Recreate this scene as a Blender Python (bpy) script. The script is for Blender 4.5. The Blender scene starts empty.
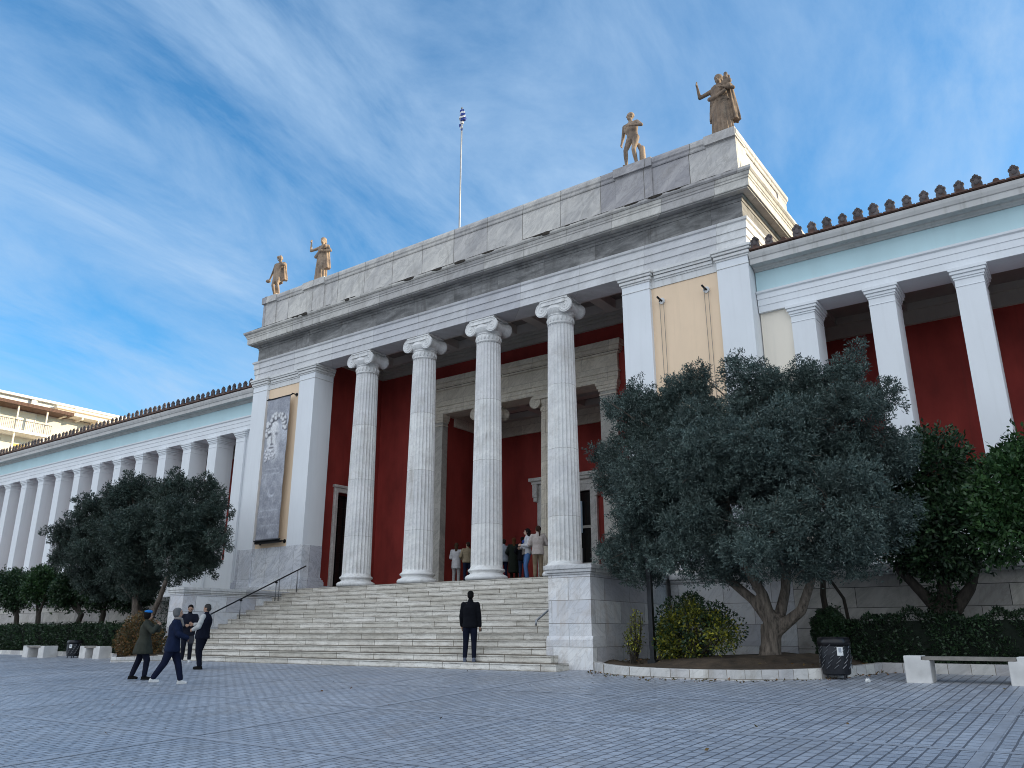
import bpy, bmesh, math, random
import numpy as np
from mathutils import Vector, Matrix
R = math.radians
rng = np.random.default_rng(7)
random.seed(7)
C = bpy.context.scene.collection
scene = bpy.context.scene

# ------------------------------------------------------------------ helpers
class MB:
    """collects vertices and faces, links them as ONE mesh object"""
    def __init__(s): s.v = []; s.f = []; s.mi = []
    def add(s, vs, fs, mi=0):
        o = len(s.v); s.v += [tuple(map(float, p)) for p in vs]
        s.f += [tuple(i + o for i in f) for f in fs]; s.mi += [mi] * len(fs)
        return s
    def box(s, x0, x1, y0, y1, z0, z1, mi=0):
        return s.add([(x0,y0,z0),(x1,y0,z0),(x1,y1,z0),(x0,y1,z0),(x0,y0,z1),(x1,y0,z1),(x1,y1,z1),(x0,y1,z1)],
                     [(0,3,2,1),(4,5,6,7),(0,1,5,4),(1,2,6,5),(2,3,7,6),(3,0,4,7)], mi)
    def prism(s, poly, axis, a, b, mi=0):
        """poly (2d) extruded along axis 0/1/2 from a to b"""
        n = len(poly)
        def p(q, t):
            return {0:(t,q[0],q[1]), 1:(q[0],t,q[1]), 2:(q[0],q[1],t)}[axis]
        vs = [p(q,a) for q in poly] + [p(q,b) for q in poly]
        fs = [tuple(range(n))[::-1], tuple(range(n,2*n))] + [(i,(i+1)%n,n+(i+1)%n,n+i) for i in range(n)]
        return s.add(vs, fs, mi)
    def ring(s, prof, rect, mi=0):
        """closed profile (offset outwards, z) swept round a rectangle with mitred corners"""
        x0,x1,y0,y1 = rect; n = len(prof); vs = []
        for (o,z) in prof:
            vs += [(x0-o,y0-o,z),(x1+o,y0-o,z),(x1+o,y1+o,z),(x0-o,y1+o,z)]
        fs = []
        for i in range(n):
            j = (i+1)%n
            for k in range(4):
                l = (k+1)%4
                fs.append((i*4+k, i*4+l, j*4+l, j*4+k))
        return s.add(vs, fs, mi)
    def lathe(s, prof, c=(0,0,0), seg=24, mi=0, mod=None, caps=True):
        vs = []; n = len(prof)
        for (r,z) in prof:
            for k in range(seg):
                a = 2*math.pi*k/seg; rr = r*(mod(k,z) if mod else 1)
                vs.append((c[0]+rr*math.cos(a), c[1]+rr*math.sin(a), c[2]+z))
        fs = [(i*seg+k, i*seg+(k+1)%seg, (i+1)*seg+(k+1)%seg, (i+1)*seg+k) for i in range(n-1) for k in range(seg)]
        if caps: fs += [tuple(range(seg))[::-1], tuple((n-1)*seg+k for k in range(seg))]
        return s.add(vs, fs, mi)
    def tube(s, pts, rad, seg=8, mi=0):
        pts = [Vector(p) for p in pts]; n = len(pts)
        if not hasattr(rad,'__len__'): rad = [rad]*n
        vs = []; up = Vector((0,0,1)); prev = None
        for i,p in enumerate(pts):
            d = (pts[min(i+1,n-1)]-pts[max(i-1,0)]).normalized()
            if prev is None:
                a = d.cross(up if abs(d.z) < .9 else Vector((1,0,0))).normalized()
            else:
                a = (prev - d*prev.dot(d)).normalized()
            prev = a; b = d.cross(a)
            for k in range(seg):
                t = 2*math.pi*k/seg
                vs.append(p + rad[i]*(a*math.cos(t)+b*math.sin(t)))
        fs = [(i*seg+k, i*seg+(k+1)%seg, (i+1)*seg+(k+1)%seg, (i+1)*seg+k) for i in range(n-1) for k in range(seg)]
        fs += [tuple(range(seg))[::-1], tuple((n-1)*seg+k for k in range(seg))]
        return s.add(vs, fs, mi)
    def ell(s, c, r, rot=None, nu=12, nv=8, mi=0):
        vs = []
        for i in range(nv+1):
            t = math.pi*i/nv
            for k in range(nu):
                a = 2*math.pi*k/nu
                v = Vector((r[0]*math.sin(t)*math.cos(a), r[1]*math.sin(t)*math.sin(a), r[2]*math.cos(t)))
                if rot: v = rot @ v
                vs.append(v + Vector(c))
        fs = [(i*nu+k, (i+1)*nu+k, (i+1)*nu+(k+1)%nu, i*nu+(k+1)%nu) for i in range(nv) for k in range(nu)]
        return s.add(vs, fs, mi)
    def cap(s, p0, p1, r0, r1, seg=12, fy=1.0, mi=0):
        """tapered capsule"""
        p0 = Vector(p0); p1 = Vector(p1); d = (p1-p0); L = d.length; d.normalize()
        pts = []; rad = []
        for a in (80,55,25): pts.append(p0 - d*r0*math.sin(R(a))); rad.append(r0*math.cos(R(a)))
        m = 3
        for i in range(m+1): pts.append(p0.lerp(p1,i/m)); rad.append(r0+(r1-r0)*i/m)
        for a in (25,55,80): pts.append(p1 + d*r1*math.sin(R(a))); rad.append(r1*math.cos(R(a)))
        return s.tube(pts, rad, seg, mi)
    def loft(s, rings, seg=20, mi=0, mod=None):
        """rings: (cx,cy,cz,rx,ry)"""
        vs = []
        for j,(cx,cy,cz,rx,ry) in enumerate(rings):
            for k in range(seg):
                a = 2*math.pi*k/seg; m = mod(a,j) if mod else 1
                vs.append((cx+rx*m*math.cos(a), cy+ry*m*math.sin(a), cz))
        n = len(rings)
        fs = [(i*seg+k, i*seg+(k+1)%seg, (i+1)*seg+(k+1)%seg, (i+1)*seg+k) for i in range(n-1) for k in range(seg)]
        fs += [tuple(range(seg))[::-1], tuple((n-1)*seg+k for k in range(seg))]
        return s.add(vs, fs, mi)
    def mesh(s, name, off=(0,0,0)):
        me = bpy.data.meshes.new(name)
        me.from_pydata([(a-off[0],b-off[1],c-off[2]) for a,b,c in s.v], [], s.f)
        bm = bmesh.new(); bm.from_mesh(me)
        bmesh.ops.recalc_face_normals(bm, faces=bm.faces)
        bm.to_mesh(me); bm.free()
        if any(s.mi): me.polygons.foreach_set('material_index', s.mi)
        return me
    def build(s, name, mats, parent=None, smooth=False, loc=None, bevel=0, **tags):
        """world-coordinate mesh; a part is stored relative to its parent's origin"""
        off = wloc(parent) if parent is not None else Vector(loc or (0,0,0))
        me = s.mesh(name, off)
        if bevel:
            bm = bmesh.new(); bm.from_mesh(me)
            bmesh.ops.bevel(bm, geom=[e for e in bm.edges if e.calc_face_angle(0) > .5], offset=bevel, segments=1, affect='EDGES')
            bm.to_mesh(me); bm.free()
        return link(name, me, mats, parent, None if parent is not None else loc, smooth, **tags)

def wloc(o):
    v = Vector((0,0,0))
    while o is not None:
        v += o.location; o = o.parent
    return v
def link(name, me, mats, parent=None, loc=None, smooth=False, **tags):
    o = bpy.data.objects.new(name, me); C.objects.link(o)
    if not isinstance(mats,(list,tuple)): mats = [mats]
    if not len(me.materials):
        for m in mats: me.materials.append(m)
    if parent is not None: o.parent = parent
    if loc is not None: o.location = loc
    if smooth:
        me.polygons.foreach_set('use_smooth', [True]*len(me.polygons))
    tag(o, **tags); return o
def tag(o, label=None, cat=None, group=None, kind=None):
    if label: o['label'] = label
    if cat: o['category'] = cat
    if group: o['group'] = group
    if kind: o['kind'] = kind
    return o
def empty(name, loc, rz=0, **tags):
    o = bpy.data.objects.new(name, None); C.objects.link(o)
    o.location = loc; o.rotation_euler = (0,0,rz); o.empty_display_size = .2
    return tag(o, **tags)
def copy_tree(o, parent=None):
    kids = [c for c in C.objects if c.parent is o]
    c = o.copy(); C.objects.link(c)
    if parent is not None: c.parent = parent
    for k in kids: copy_tree(k, c)
    return c
def blob(mb, voxel, smooth=3, off=(0,0,0)):
    """fuse overlapping shapes into one continuous surface"""
    me = mb.mesh('tmp', off); o = bpy.data.objects.new('tmp', me); C.objects.link(o)
    m = o.modifiers.new('r','REMESH'); m.mode = 'VOXEL'; m.voxel_size = voxel; m.use_smooth_shade = True
    if smooth:
        q = o.modifiers.new('s','SMOOTH'); q.iterations = smooth; q.factor = .5
    dg = bpy.context.evaluated_depsgraph_get()
    res = bpy.data.meshes.new_from_object(o.evaluated_get(dg))
    bpy.data.objects.remove(o); bpy.data.meshes.remove(me)
    res.materials.clear()
    return res

# ------------------------------------------------------------------ materials
class NT:
    def __init__(s, name):
        s.m = bpy.data.materials.new(name); s.m.use_nodes = True
        s.t = s.m.node_tree; s.b = s.t.nodes['Principled BSDF']
        s.geo = s.t.nodes.new('ShaderNodeNewGeometry')
        s.pos = s.geo.outputs['Position']
    def n(s, typ, **kw):
        x = s.t.nodes.new('ShaderNode'+typ)
        for k,v in kw.items():
            if k in x.inputs: x.inputs[k].default_value = v
            else: setattr(x, k, v)
        return x
    def l(s, a, b): s.t.links.new(a, b)
    def math(s, op, a, b=None, c=None):
        x = s.n('Math'); x.operation = op
        for i,v in enumerate((a,b,c)):
            if v is None: continue
            if isinstance(v,(int,float)): x.inputs[i].default_value = v
            else: s.l(v, x.inputs[i])
        return x.outputs[0]
    def mix(s, fac, a, b, mode='MIX'):
        x = s.n('Mix'); x.data_type = 'RGBA'; x.blend_type = mode
        for sock,v in ((x.inputs[0],fac),(x.inputs[6],a),(x.inputs[7],b)):
            if isinstance(v,(int,float)): sock.default_value = v
            elif isinstance(v,tuple): sock.default_value = (*v,1)
            else: s.l(v, sock)
        return x.outputs[2]
    def vec(s, sx=1, sy=1, sz=1, src=None):
        x = s.n('VectorMath'); x.operation = 'MULTIPLY'; s.l(src or s.pos, x.inputs[0]); x.inputs[1].default_value = (sx,sy,sz)
        return x.outputs[0]
    def noise(s, scale, vec=None, detail=4, rough=.55, dist=0):
        x = s.n('TexNoise'); x.inputs['Scale'].default_value = scale; x.inputs['Detail'].default_value = detail
        x.inputs['Roughness'].default_value = rough; x.inputs['Distortion'].default_value = dist
        s.l(vec or s.pos, x.inputs['Vector']); return x.outputs[0]
    def ramp(s, fac, a, b, va=0., vb=1.):
        x = s.n('MapRange'); x.inputs[1].default_value = a; x.inputs[2].default_value = b
        x.inputs[3].default_value = va; x.inputs[4].default_value = vb; s.l(fac, x.inputs[0]); return x.outputs[0]
    def facade(s):
        """(x+y, z): works on faces along X and on faces along Y"""
        sp = s.n('SeparateXYZ'); s.l(s.pos, sp.inputs[0])
        cb = s.n('CombineXYZ'); s.l(s.math('ADD', sp.outputs[0], sp.outputs[1]), cb.inputs[0]); s.l(sp.outputs[2], cb.inputs[1])
        return cb.outputs[0], sp
    def brick(s, vec, w, h, mortar, off=.5, c1=(1,1,1), c2=(.8,.8,.8), cm=(.3,.3,.3), bias=0):
        x = s.n('TexBrick'); x.offset = off
        x.inputs['Scale'].default_value = 1; x.inputs['Brick Width'].default_value = w; x.inputs['Row Height'].default_value = h
        x.inputs['Mortar Size'].default_value = mortar; x.inputs['Mortar Smooth'].default_value = .2; x.inputs['Bias'].default_value = bias
        x.inputs['Color1'].default_value = (*c1,1); x.inputs['Color2'].default_value = (*c2,1); x.inputs['Mortar'].default_value = (*cm,1)
        s.l(vec, x.inputs['Vector']); return x.outputs['Color'], x.outputs['Fac']
    def fin(s, col, rough=.7, bump=None, bstr=.3, bdist=.02, spec=None, metal=0):
        if isinstance(col, tuple): s.b.inputs['Base Color'].default_value = (*col,1)
        else: s.l(col, s.b.inputs['Base Color'])
        if isinstance(rough,(int,float)): s.b.inputs['Roughness'].default_value = rough
        else: s.l(rough, s.b.inputs['Roughness'])
        s.b.inputs['Metallic'].default_value = metal; s.b.inputs['Specular IOR Level'].default_value = .35
        if spec is not None: s.b.inputs['Specular IOR Level'].default_value = spec
        if bump is not None:
            x = s.n('Bump'); x.inputs['Strength'].default_value = bstr; x.inputs['Distance'].default_value = bdist
            s.l(bump, x.inputs['Height']); s.l(x.outputs[0], s.b.inputs['Normal'])
        return s.m

def m_simple(name, col, rough=.6, var=.25, scale=6, metal=0, bump=0, spec=None):
    t = NT(name); n = t.noise(scale)
    d = tuple(c*(1-var) for c in col)
    f = t.ramp(n,.3,.7)
    return t.fin(t.mix(f, d, col), rough, n if bump else None, bump, .01, spec, metal)

def m_marble(name, a, b, dirt, block=None, vein=.6, streak=.5, blotch=.4, joint=(.2,.19,.17), stretch=(1.2,1.2,.5), var=.16, rough=.62, tilt=35):
    """a/b stone tones; slanting veins that change from slab to slab; run-off streaks and patches of grime"""
    t = NT(name); P = t.pos
    if block:
        fv, sp = t.facade()
        bc, bf = t.brick(fv, block[0], block[1], block[2], .37, (1,1,1), (1-var*2,1-var*2,1-var*1.7), joint)
        r0, _ = t.brick(fv, block[0], block[1], 0.0, .37, (0,0,0), (1,1,1), (0,0,0))
        of = t.n('VectorMath'); of.operation = 'MULTIPLY_ADD'; t.l(r0, of.inputs[0]); of.inputs[1].default_value = (9,5,7); t.l(t.pos, of.inputs[2]); P = of.outputs[0]
    mp = t.n('Mapping'); mp.inputs['Rotation'].default_value = (R(tilt),R(tilt),0); mp.inputs['Scale'].default_value = (1,1,1); t.l(P, mp.inputs['Vector'])
    q = t.vec(.55,.55,2.4, mp.outputs[0])
    cl = t.noise(1.1, q, 7, .62, .9)
    col = t.mix(t.ramp(cl,.36,.66), a, b)
    v = t.noise(1.3, t.vec(.6,.6,1.7, mp.outputs[0]), 8, .62, 2.2)
    vf = t.math('MULTIPLY', t.ramp(t.math('ABSOLUTE', t.math('SUBTRACT', v, .5)), 0, .04, 1, 0), vein)
    col = t.mix(vf, col, tuple(x*.6 for x in a))
    bump = t.noise(30, None, 5)
    if block:
        col = t.mix(1.0, col, bc, 'MULTIPLY')
        bump = t.math('SUBTRACT', bump, t.math('MULTIPLY', bf, 3.0))
    st = t.noise(1.0, t.vec(4.5,4.5,.55), 7, .7, .4)
    gate = t.ramp(t.noise(.45, None, 3), .42, .62)
    col = t.mix(t.math('MULTIPLY', t.math('MULTIPLY', t.ramp(st,.5,.74), gate), streak), col, dirt)
    bl = t.noise(1.5, None, 8, .74)
    col = t.mix(t.math('MULTIPLY', t.ramp(bl,.53,.74), blotch), col, dirt)
    fn = t.noise(9, None, 6, .8)
    col = t.mix(t.math('MULTIPLY', t.ramp(fn,.56,.72), blotch*.45), col, dirt)
    return t.fin(col, rough, bump, .35, .006)

def m_plaster(name, col, var=.08, streak=.2, dirt=(.35,.35,.34), rough=.8, block=None):
    t = NT(name)
    f = t.ramp(t.noise(.9, t.vec(1,1,.5), 5, .6), .3, .7)
    c = t.mix(f, tuple(x*(1-var) for x in col), col)
    c = t.mix(t.math('MULTIPLY', t.ramp(t.noise(1, t.vec(7,7,.3), 5), .52, .8), streak), c, dirt)
    c = t.mix(t.math('MULTIPLY', t.ramp(t.noise(14,None,6,.7), .62, .8), .12), c, dirt)
    return t.fin(c, rough, t.noise(45,None,4), .15, .004)

M = {}
M['white'] = m_plaster('white_painted_plaster', (.75,.775,.80), .07, .14, (.45,.45,.45))
M['white_trim'] = m_plaster('white_stone_trim', (.70,.70,.69), .12, .45, (.33,.31,.28))
M['blue_frieze'] = m_plaster('pale_blue_plaster', (.50,.68,.72), .1, .15, (.42,.52,.55))
M['cream'] = m_plaster('apricot_plaster', (.84,.64,.45), .10, .25, (.55,.42,.28))
M['ivory'] = m_plaster('ivory_plaster', (.84,.77,.66), .05, .1)
M['wingtrim'] = m_plaster('wing_cornice_stone', (.56,.555,.54), .2, .6, (.25,.24,.22))
M['red'] = m_plaster('dark_red_plaster', (.39,.052,.042), .45, .5, (.20,.036,.030))
M['col'] = m_marble('column_marble', (.68,.68,.67), (.82,.815,.79), (.36,.33,.29), (60,2.35,.006), .25, .75, .45, joint=(.42,.41,.39), var=.05)
M['entab'] = m_marble('entablature_marble', (.62,.62,.61), (.74,.74,.73), (.36,.34,.31), (2.6,5,.004), .15, .45, .2)
M['frieze'] = m_marble('sooty_shaded_frieze_marble', (.12,.12,.118), (.30,.295,.285), (.075,.07,.065), (2.2,5,.004), .25, .9, .9, rough=.8, tilt=6, var=.06)  # soot tones, deepened to paint in the shade below the cornice
M['cornice'] = m_marble('weathered_cornice_marble', (.50,.48,.44), (.66,.635,.585), (.17,.155,.135), (1.9,5,.006), .2, .7, .55)
M['parapet'] = m_marble('parapet_marble', (.48,.465,.445), (.68,.65,.595), (.21,.19,.165), (1.75,5,.012), .4, .7, .45, var=.2)
M['cheek'] = m_marble('cheek_marble_blocks', (.66,.67,.68), (.78,.77,.75), (.38,.30,.22), (1.35,.56,.006), .4, .55, .5)
M['dado'] = m_marble('dado_marble_slabs', (.60,.62,.66), (.76,.77,.78), (.4,.37,.33), (.95,9,.006), .6, .3, .2)
M['terrace'] = m_marble('terrace_stone_blocks', (.46,.44,.40), (.64,.61,.56), (.21,.175,.135), (1.7,.5,.008), .3, .6, .55, joint=(.06,.055,.05))
M['kerb'] = m_marble('kerb_marble', (.50,.49,.46), (.68,.66,.62), (.26,.22,.17), (.42,5,.007), .3, .6, .6, joint=(.3,.27,.23))
M['coping'] = m_marble('mossy_coping_marble', (.55,.55,.53), (.72,.71,.68), (.16,.14,.11), (1.65,5,.006), .3, .8, .75)
M['inner'] = m_marble('cream_interior_stone', (.66,.60,.49), (.80,.74,.62), (.36,.31,.24), (1.9,.6,.004), .4, .25, .3, var=.05)
M['doorstone'] = m_marble('door_surround_marble', (.62,.61,.58), (.76,.75,.71), (.35,.33,.3), None, .4, .3, .4)
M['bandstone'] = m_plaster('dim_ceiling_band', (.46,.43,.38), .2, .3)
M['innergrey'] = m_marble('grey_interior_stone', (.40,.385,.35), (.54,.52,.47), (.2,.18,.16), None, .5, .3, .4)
M['ceiling'] = m_plaster('ceiling_plaster', (.62,.58,.53), .15, 0)
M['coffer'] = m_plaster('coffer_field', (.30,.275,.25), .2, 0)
# steps: worn cream limestone, joints, dark weathering and shade lines painted on the risers
t = NT('worn_step_marble')
fv, sp = t.facade()
bc, bf = t.brick(fv, 1.55, .178, .010, .37, (1,1,1), (.72,.71,.68), (.22,.19,.15))
col = t.mix(t.ramp(t.noise(1.1, t.vec(1.2,1.2,4), 6, .65, 1), .3, .72), (.67,.63,.565), (.88,.86,.80))
col = t.mix(1.0, col, bc, 'MULTIPLY')
col = t.mix(t.math('MULTIPLY', t.ramp(t.noise(2.4, t.vec(1.0,1.0,5), 9, .8), .49, .70), .75), col, (.24,.215,.18))
col = t.mix(t.math('MULTIPLY', t.ramp(t.noise(26, t.vec(1,1,.6), 4, .7), .58, .74), .6), col, (.12,.10,.08))
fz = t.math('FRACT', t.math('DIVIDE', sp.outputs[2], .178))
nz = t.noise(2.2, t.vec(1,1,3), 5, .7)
low = t.math('MULTIPLY', t.ramp(fz, .30, .02), t.ramp(nz, .38, .6)); nosing_shade = t.math('MULTIPLY', t.ramp(fz, .68, .80), t.math('SUBTRACT', 1, t.ramp(fz, .80, .86)))  # riser foot and under nosing: grime plus painted shade
col = t.mix(t.math('MULTIPLY', low, .8), col, (.11,.095,.08)); col = t.mix(t.math('MULTIPLY', nosing_shade, t.ramp(t.noise(3,t.vec(1,1,1),6,.75), .40, .62)), col, (.12,.105,.09))
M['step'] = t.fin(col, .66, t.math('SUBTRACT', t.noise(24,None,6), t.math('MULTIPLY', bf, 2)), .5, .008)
# paving: small grey-blue setts in rows that run towards the building
t = NT('plaza_setts')
sp = t.n('SeparateXYZ'); t.l(t.pos, sp.inputs[0]); cb = t.n('CombineXYZ'); t.l(sp.outputs[1], cb.inputs[0]); t.l(sp.outputs[0], cb.inputs[1])
wob = t.n('VectorMath'); wob.operation = 'MULTIPLY_ADD'
wn = t.n('TexNoise'); wn.inputs['Scale'].default_value = 1.3; wn.inputs['Detail'].default_value = 2; t.l(t.pos, wn.inputs['Vector'])
t.l(wn.outputs['Color'], wob.inputs[0]); wob.inputs[1].default_value = (.022,.022,0); t.l(cb.outputs[0], wob.inputs[2])
bc, bf = t.brick(wob.outputs[0], .21, .15, .012, .5, (1,1,1), (.72,.735,.76), (.29,.29,.31))
col = t.mix(t.ramp(t.noise(.35,None,6,.6), .35, .68), (.35,.38,.43), (.51,.54,.59))
col = t.mix(1.0, col, bc, 'MULTIPLY')
col = t.mix(t.math('MULTIPLY', t.ramp(t.noise(.7,None,10,.8), .48, .68), .6), col, (.15,.145,.145))
col = t.mix(t.math('MULTIPLY', t.ramp(t.noise(11,None,5,.7), .55, .75), .35), col, (.52,.53,.55))
rg = t.ramp(t.noise(1.6,None,7,.75), .3, .7, .30, .62)
M['paving'] = t.fin(col, rg, t.math('SUBTRACT', t.noise(16,None,5), t.math('MULTIPLY', bf, 2.2)), .85, .018, spec=.6)
t = NT('pale_band_stone')
fv = t.vec(1,1,0)
col = t.mix(t.ramp(t.noise(1.5,None,7,.7), .3, .7), (.29,.31,.35), (.40,.425,.47))
col = t.mix(t.math('MULTIPLY', t.ramp(t.noise(5,None,7,.75), .45, .65), .8), col, (.24,.245,.26))
M['band'] = t.fin(col, .5, t.noise(16,None,5), .4, .01)
t = NT('asphalt'); M['asphalt'] = t.fin(t.mix(t.noise(40), (.035,.035,.037), (.075,.075,.075)), .85, t.noise(80), .3)
t = NT('garden_soil')
col = t.mix(t.ramp(t.noise(2.2,None,8,.7), .35, .65), (.040,.030,.021), (.115,.082,.054))
col = t.mix(t.math('MULTIPLY', t.ramp(t.noise(22,None,4,.8), .6, .72), .6), col, (.25,.17,.09))
M['soil'] = t.fin(col, .95, t.noise(14,None,8,.8), .9, .05)
M['tile'] = m_simple('terracotta_tiles', (.15,.085,.065), .8, .55, 5, bump=.3)
M['antefix'] = m_simple('weathered_terracotta', (.135,.115,.115), .8, .6, 3.5, bump=.3)
M['statue'] = m_marble('weathered_statue_stone', (.22,.16,.12), (.40,.29,.20), (.05,.042,.036), None, .3, 1.0, .95, rough=.75)
M['statue_dark'] = m_marble('dark_weathered_statue_stone', (.13,.095,.072), (.30,.215,.15), (.035,.03,.026), None, .3, 1.0, .95, rough=.8)
M['dark_metal'] = m_simple('dark_painted_metal', (.025,.027,.03), .45, .3, 8, .6)
M['steel'] = m_simple('dull_steel', (.32,.33,.34), .4, .3, 5, .8)
M['wood_grey'] = m_simple('grey_weathered_slab', (.26,.24,.215), .8, .45, 4, bump=.4)
M['bench'] = m_simple('bench_marble', (.62,.61,.59), .65, .28, 3, bump=.2)
M['black_bag'] = m_simple('black_plastic', (.012,.012,.015), .32, .3, 4, bump=.4)
M['bin'] = m_simple('bin_black_metal', (.02,.022,.028), .4, .4, 9, .3)
M['paper'] = m_simple('white_paper', (.75,.75,.73), .8, .1)
M['grey_print'] = m_simple('grey_print', (.35,.37,.42), .7, .1)
M['door_dark'] = m_simple('dark_door', (.018,.017,.016), .35, .4, 3)
M['glass'] = m_simple('dim_door_glass', (.012,.014,.016), .06, .2, 2, spec=.8)
M['notice'] = m_simple('pale_blue_notice', (.42,.55,.66), .6, .1)
M['navy'] = m_simple('flag_blue', (.03,.06,.28), .8, .2)
M['cloth_white'] = m_simple('cloth_white', (.72,.72,.72), .85, .1)
def cloth(name, col, var=.3): 
    if name not in M: M[name] = m_simple(name, tuple(c*.8 for c in col), .95, var, 9, bump=.9, spec=.12)
    return M[name]
# foliage: each leaf gets a tone of its own, the crown larger patches
def m_leaf(name, a, b, c, rough=.5, pscale=1.7, trans=.15):
    t = NT(name)
    r = t.geo.outputs['Random Per Island']
    x = t.n('ValToRGB'); e = x.color_ramp.elements
    e[0].color = (*a,1); e[1].color = (*c,1); m = x.color_ramp.elements.new(.55); m.color = (*b,1)
    t.l(r, x.inputs[0])
    f = t.ramp(t.noise(pscale,None,4), .36, .64, .6, 1.25)
    v = t.n('VectorMath'); v.operation = 'SCALE'; t.l(x.outputs[0], v.inputs[0]); t.l(f, v.inputs[3])
    t.fin(v.outputs[0], rough)
    tr = t.n('BsdfTranslucent'); t.l(v.outputs[0], tr.inputs[0])
    mx = t.n('MixShader'); mx.inputs[0].default_value = trans
    t.l(t.b.outputs[0], mx.inputs[1]); t.l(tr.outputs[0], mx.inputs[2])
    t.l(mx.outputs[0], t.t.nodes['Material Output'].inputs[0])
    return t.m
M['olive'] = m_leaf('olive_leaves', (.034,.055,.050), (.066,.098,.086), (.15,.195,.17))
M['olive_dark'] = m_leaf('dark_olive_leaves', (.022,.037,.030), (.042,.064,.050), (.085,.115,.09))
M['citrus'] = m_leaf('citrus_leaves', (.014,.034,.016), (.024,.055,.023), (.05,.092,.036), .4)
M['citrus_bright'] = m_leaf('bright_citrus_leaves', (.018,.048,.017), (.030,.074,.024), (.06,.12,.036), .4)
M['hedge'] = m_leaf('hedge_leaves', (.012,.028,.014), (.020,.045,.020), (.04,.075,.03), .4)
M['yellow'] = m_leaf('yellow_green_leaves', (.045,.065,.018), (.15,.17,.025), (.42,.38,.04), .45, 2.2)
M['russet'] = m_leaf('russet_leaves', (.05,.055,.02), (.13,.085,.03), (.22,.10,.035), .5, 2.5)
M['ivy'] = m_leaf('ivy_leaves', (.010,.026,.012), (.016,.040,.018), (.03,.06,.025), .4)
t = NT('bark'); col = t.mix(t.ramp(t.noise(3, t.vec(5,5,1), 7, .7), .35,.65), (.045,.037,.030), (.22,.18,.145))
M['bark'] = t.fin(col, .9, t.noise(4, t.vec(5,5,1), 7, .75), .9, .04)
t = NT('dark_bark'); col = t.mix(t.ramp(t.noise(3, t.vec(5,5,1), 7, .7), .35,.65), (.02,.017,.014), (.06,.05,.04))
M['bark_dark'] = t.fin(col, .9, t.noise(4, t.vec(5,5,1), 7, .75), .9, .03)
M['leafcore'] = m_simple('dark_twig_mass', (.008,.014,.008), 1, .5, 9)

# ------------------------------------------------------------------ layout constants (metres)
XC = -19.72
SL = .042; YG = 17.0
def gz(y):
    return SL*(min(max(y,-14),19.4)-YG) if y < 19.4 else SL*2.4
SKYROT,SKYX,SKYY = 95,4.0,0; SKYFILL = (7.4,7.9,8.6,1)  # last colour: fill added to the sky behind the camera
SKYTINT = (.60,1.18,1.44,1); CLOUD = (2.6,3.65,5.0,1); SKYSTR = .12; SUNSTR = 5.0; EXPO = .65
# ------------------------------------------------------------------ ground
def strip_sheet(name, x0, x1, ys, dz, mat, **tags):
    b = MB(); vs = [(x,y,gz(y)+dz) for y in ys for x in (x0,x1)]
    b.add(vs, [(2*i,2*i+1,2*i+3,2*i+2) for i in range(len(ys)-1)])
    return b.build(name, mat, **tags)
strip_sheet('ground', -900, 900, [-900,-14,19.4,1400], -.02, M['asphalt'], kind='structure')
strip_sheet('plaza', -90, 60, [-14,19.4,22.6], 0, M['paving'], kind='structure')
b = MB()
for y in (0.2,6.8,10.1,13.2):
    b.add([(-90,y-.06,gz(y-.06)+.004),(60,y-.06,gz(y-.06)+.004),(60,y+.06,gz(y+.06)+.004),(-90,y+.06,gz(y+.06)+.004)], [(0,1,2,3)])
b.build('paving_bands', M['band'], kind='structure')
b = MB()
for i in range(-14,6,1):
    if i in (0,3,5,8,10,13,15,16): continue
    x = -4.25+2.95*i
    for (ya,yb) in ((-6,.13),(.27,3.43),(3.57,6.73),(6.87,10.03),(10.17,13.13),(13.27,16.2)):
        b.add([(x-.06,ya,gz(ya)+.004),(x+.06,ya,gz(ya)+.004),(x+.06,yb,gz(yb)+.004),(x-.06,yb,gz(yb)+.004)], [(0,1,2,3)])
b.build('paving_bands', M['band'], kind='structure')

# planter kerbs and soil
def kerb(path, w, h, name='planter_kerb'):
    P = [Vector((x,y,0)) for x,y in path]; L = []; Rr = []
    for i,p in enumerate(P):
        d0 = (P[i]-P[i-1]).normalized() if i else (P[1]-P[0]).normalized()
        d1 = (P[i+1]-P[i]).normalized() if i < len(P)-1 else d0
        d = (d0+d1).normalized(); n = Vector((-d.y,d.x,0)); k = 1/max(.5, n.dot(Vector((-d0.y,d0.x,0))))
        L.append(p); Rr.append(p + n*w*k)
    n = len(P); vs = []
    for i in range(n):
        z = gz(P[i].y)
        vs += [(L[i].x,L[i].y,z-.05),(L[i].x,L[i].y,z+h-.012),(L[i].x+(Rr[i].x-L[i].x)*.1,L[i].y+(Rr[i].y-L[i].y)*.1,z+h),(Rr[i].x,Rr[i].y,z+h),(Rr[i].x,Rr[i].y,z-.05)]
    fs = []
    for i in range(n-1):
        for k in range(4): fs.append((i*5+k,(i+1)*5+k,(i+1)*5+k+1,i*5+k+1))
    fs += [(0,1,2,3,4),tuple((n-1)*5+k for k in range(5))]
    MB().add(vs, fs).build(name, M['kerb'], kind='structure')
KR = [(-10.37,17.78),(-9.9,17.25),(-9.3,16.82),(-8.6,16.52),(-7.8,16.36),(-7.0,16.33),(-6.2,16.45),(-5.5,16.75),(-4.95,17.2),(-4.5,17.85),(-4.25,18.5),(-4.1,19.1),(2,19.12),(42,19.12)]
KL = [(-72,17.4),(-33,17.4),(-30.9,17.1),(-29.6,16.4),(-28.5,15.75),(-28.15,15.62),(-27.9,15.75),(-27.3,16.35),(-27.0,16.93)]
kerb(KR, .16, .20); kerb(KL, .16, .17)
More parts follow.
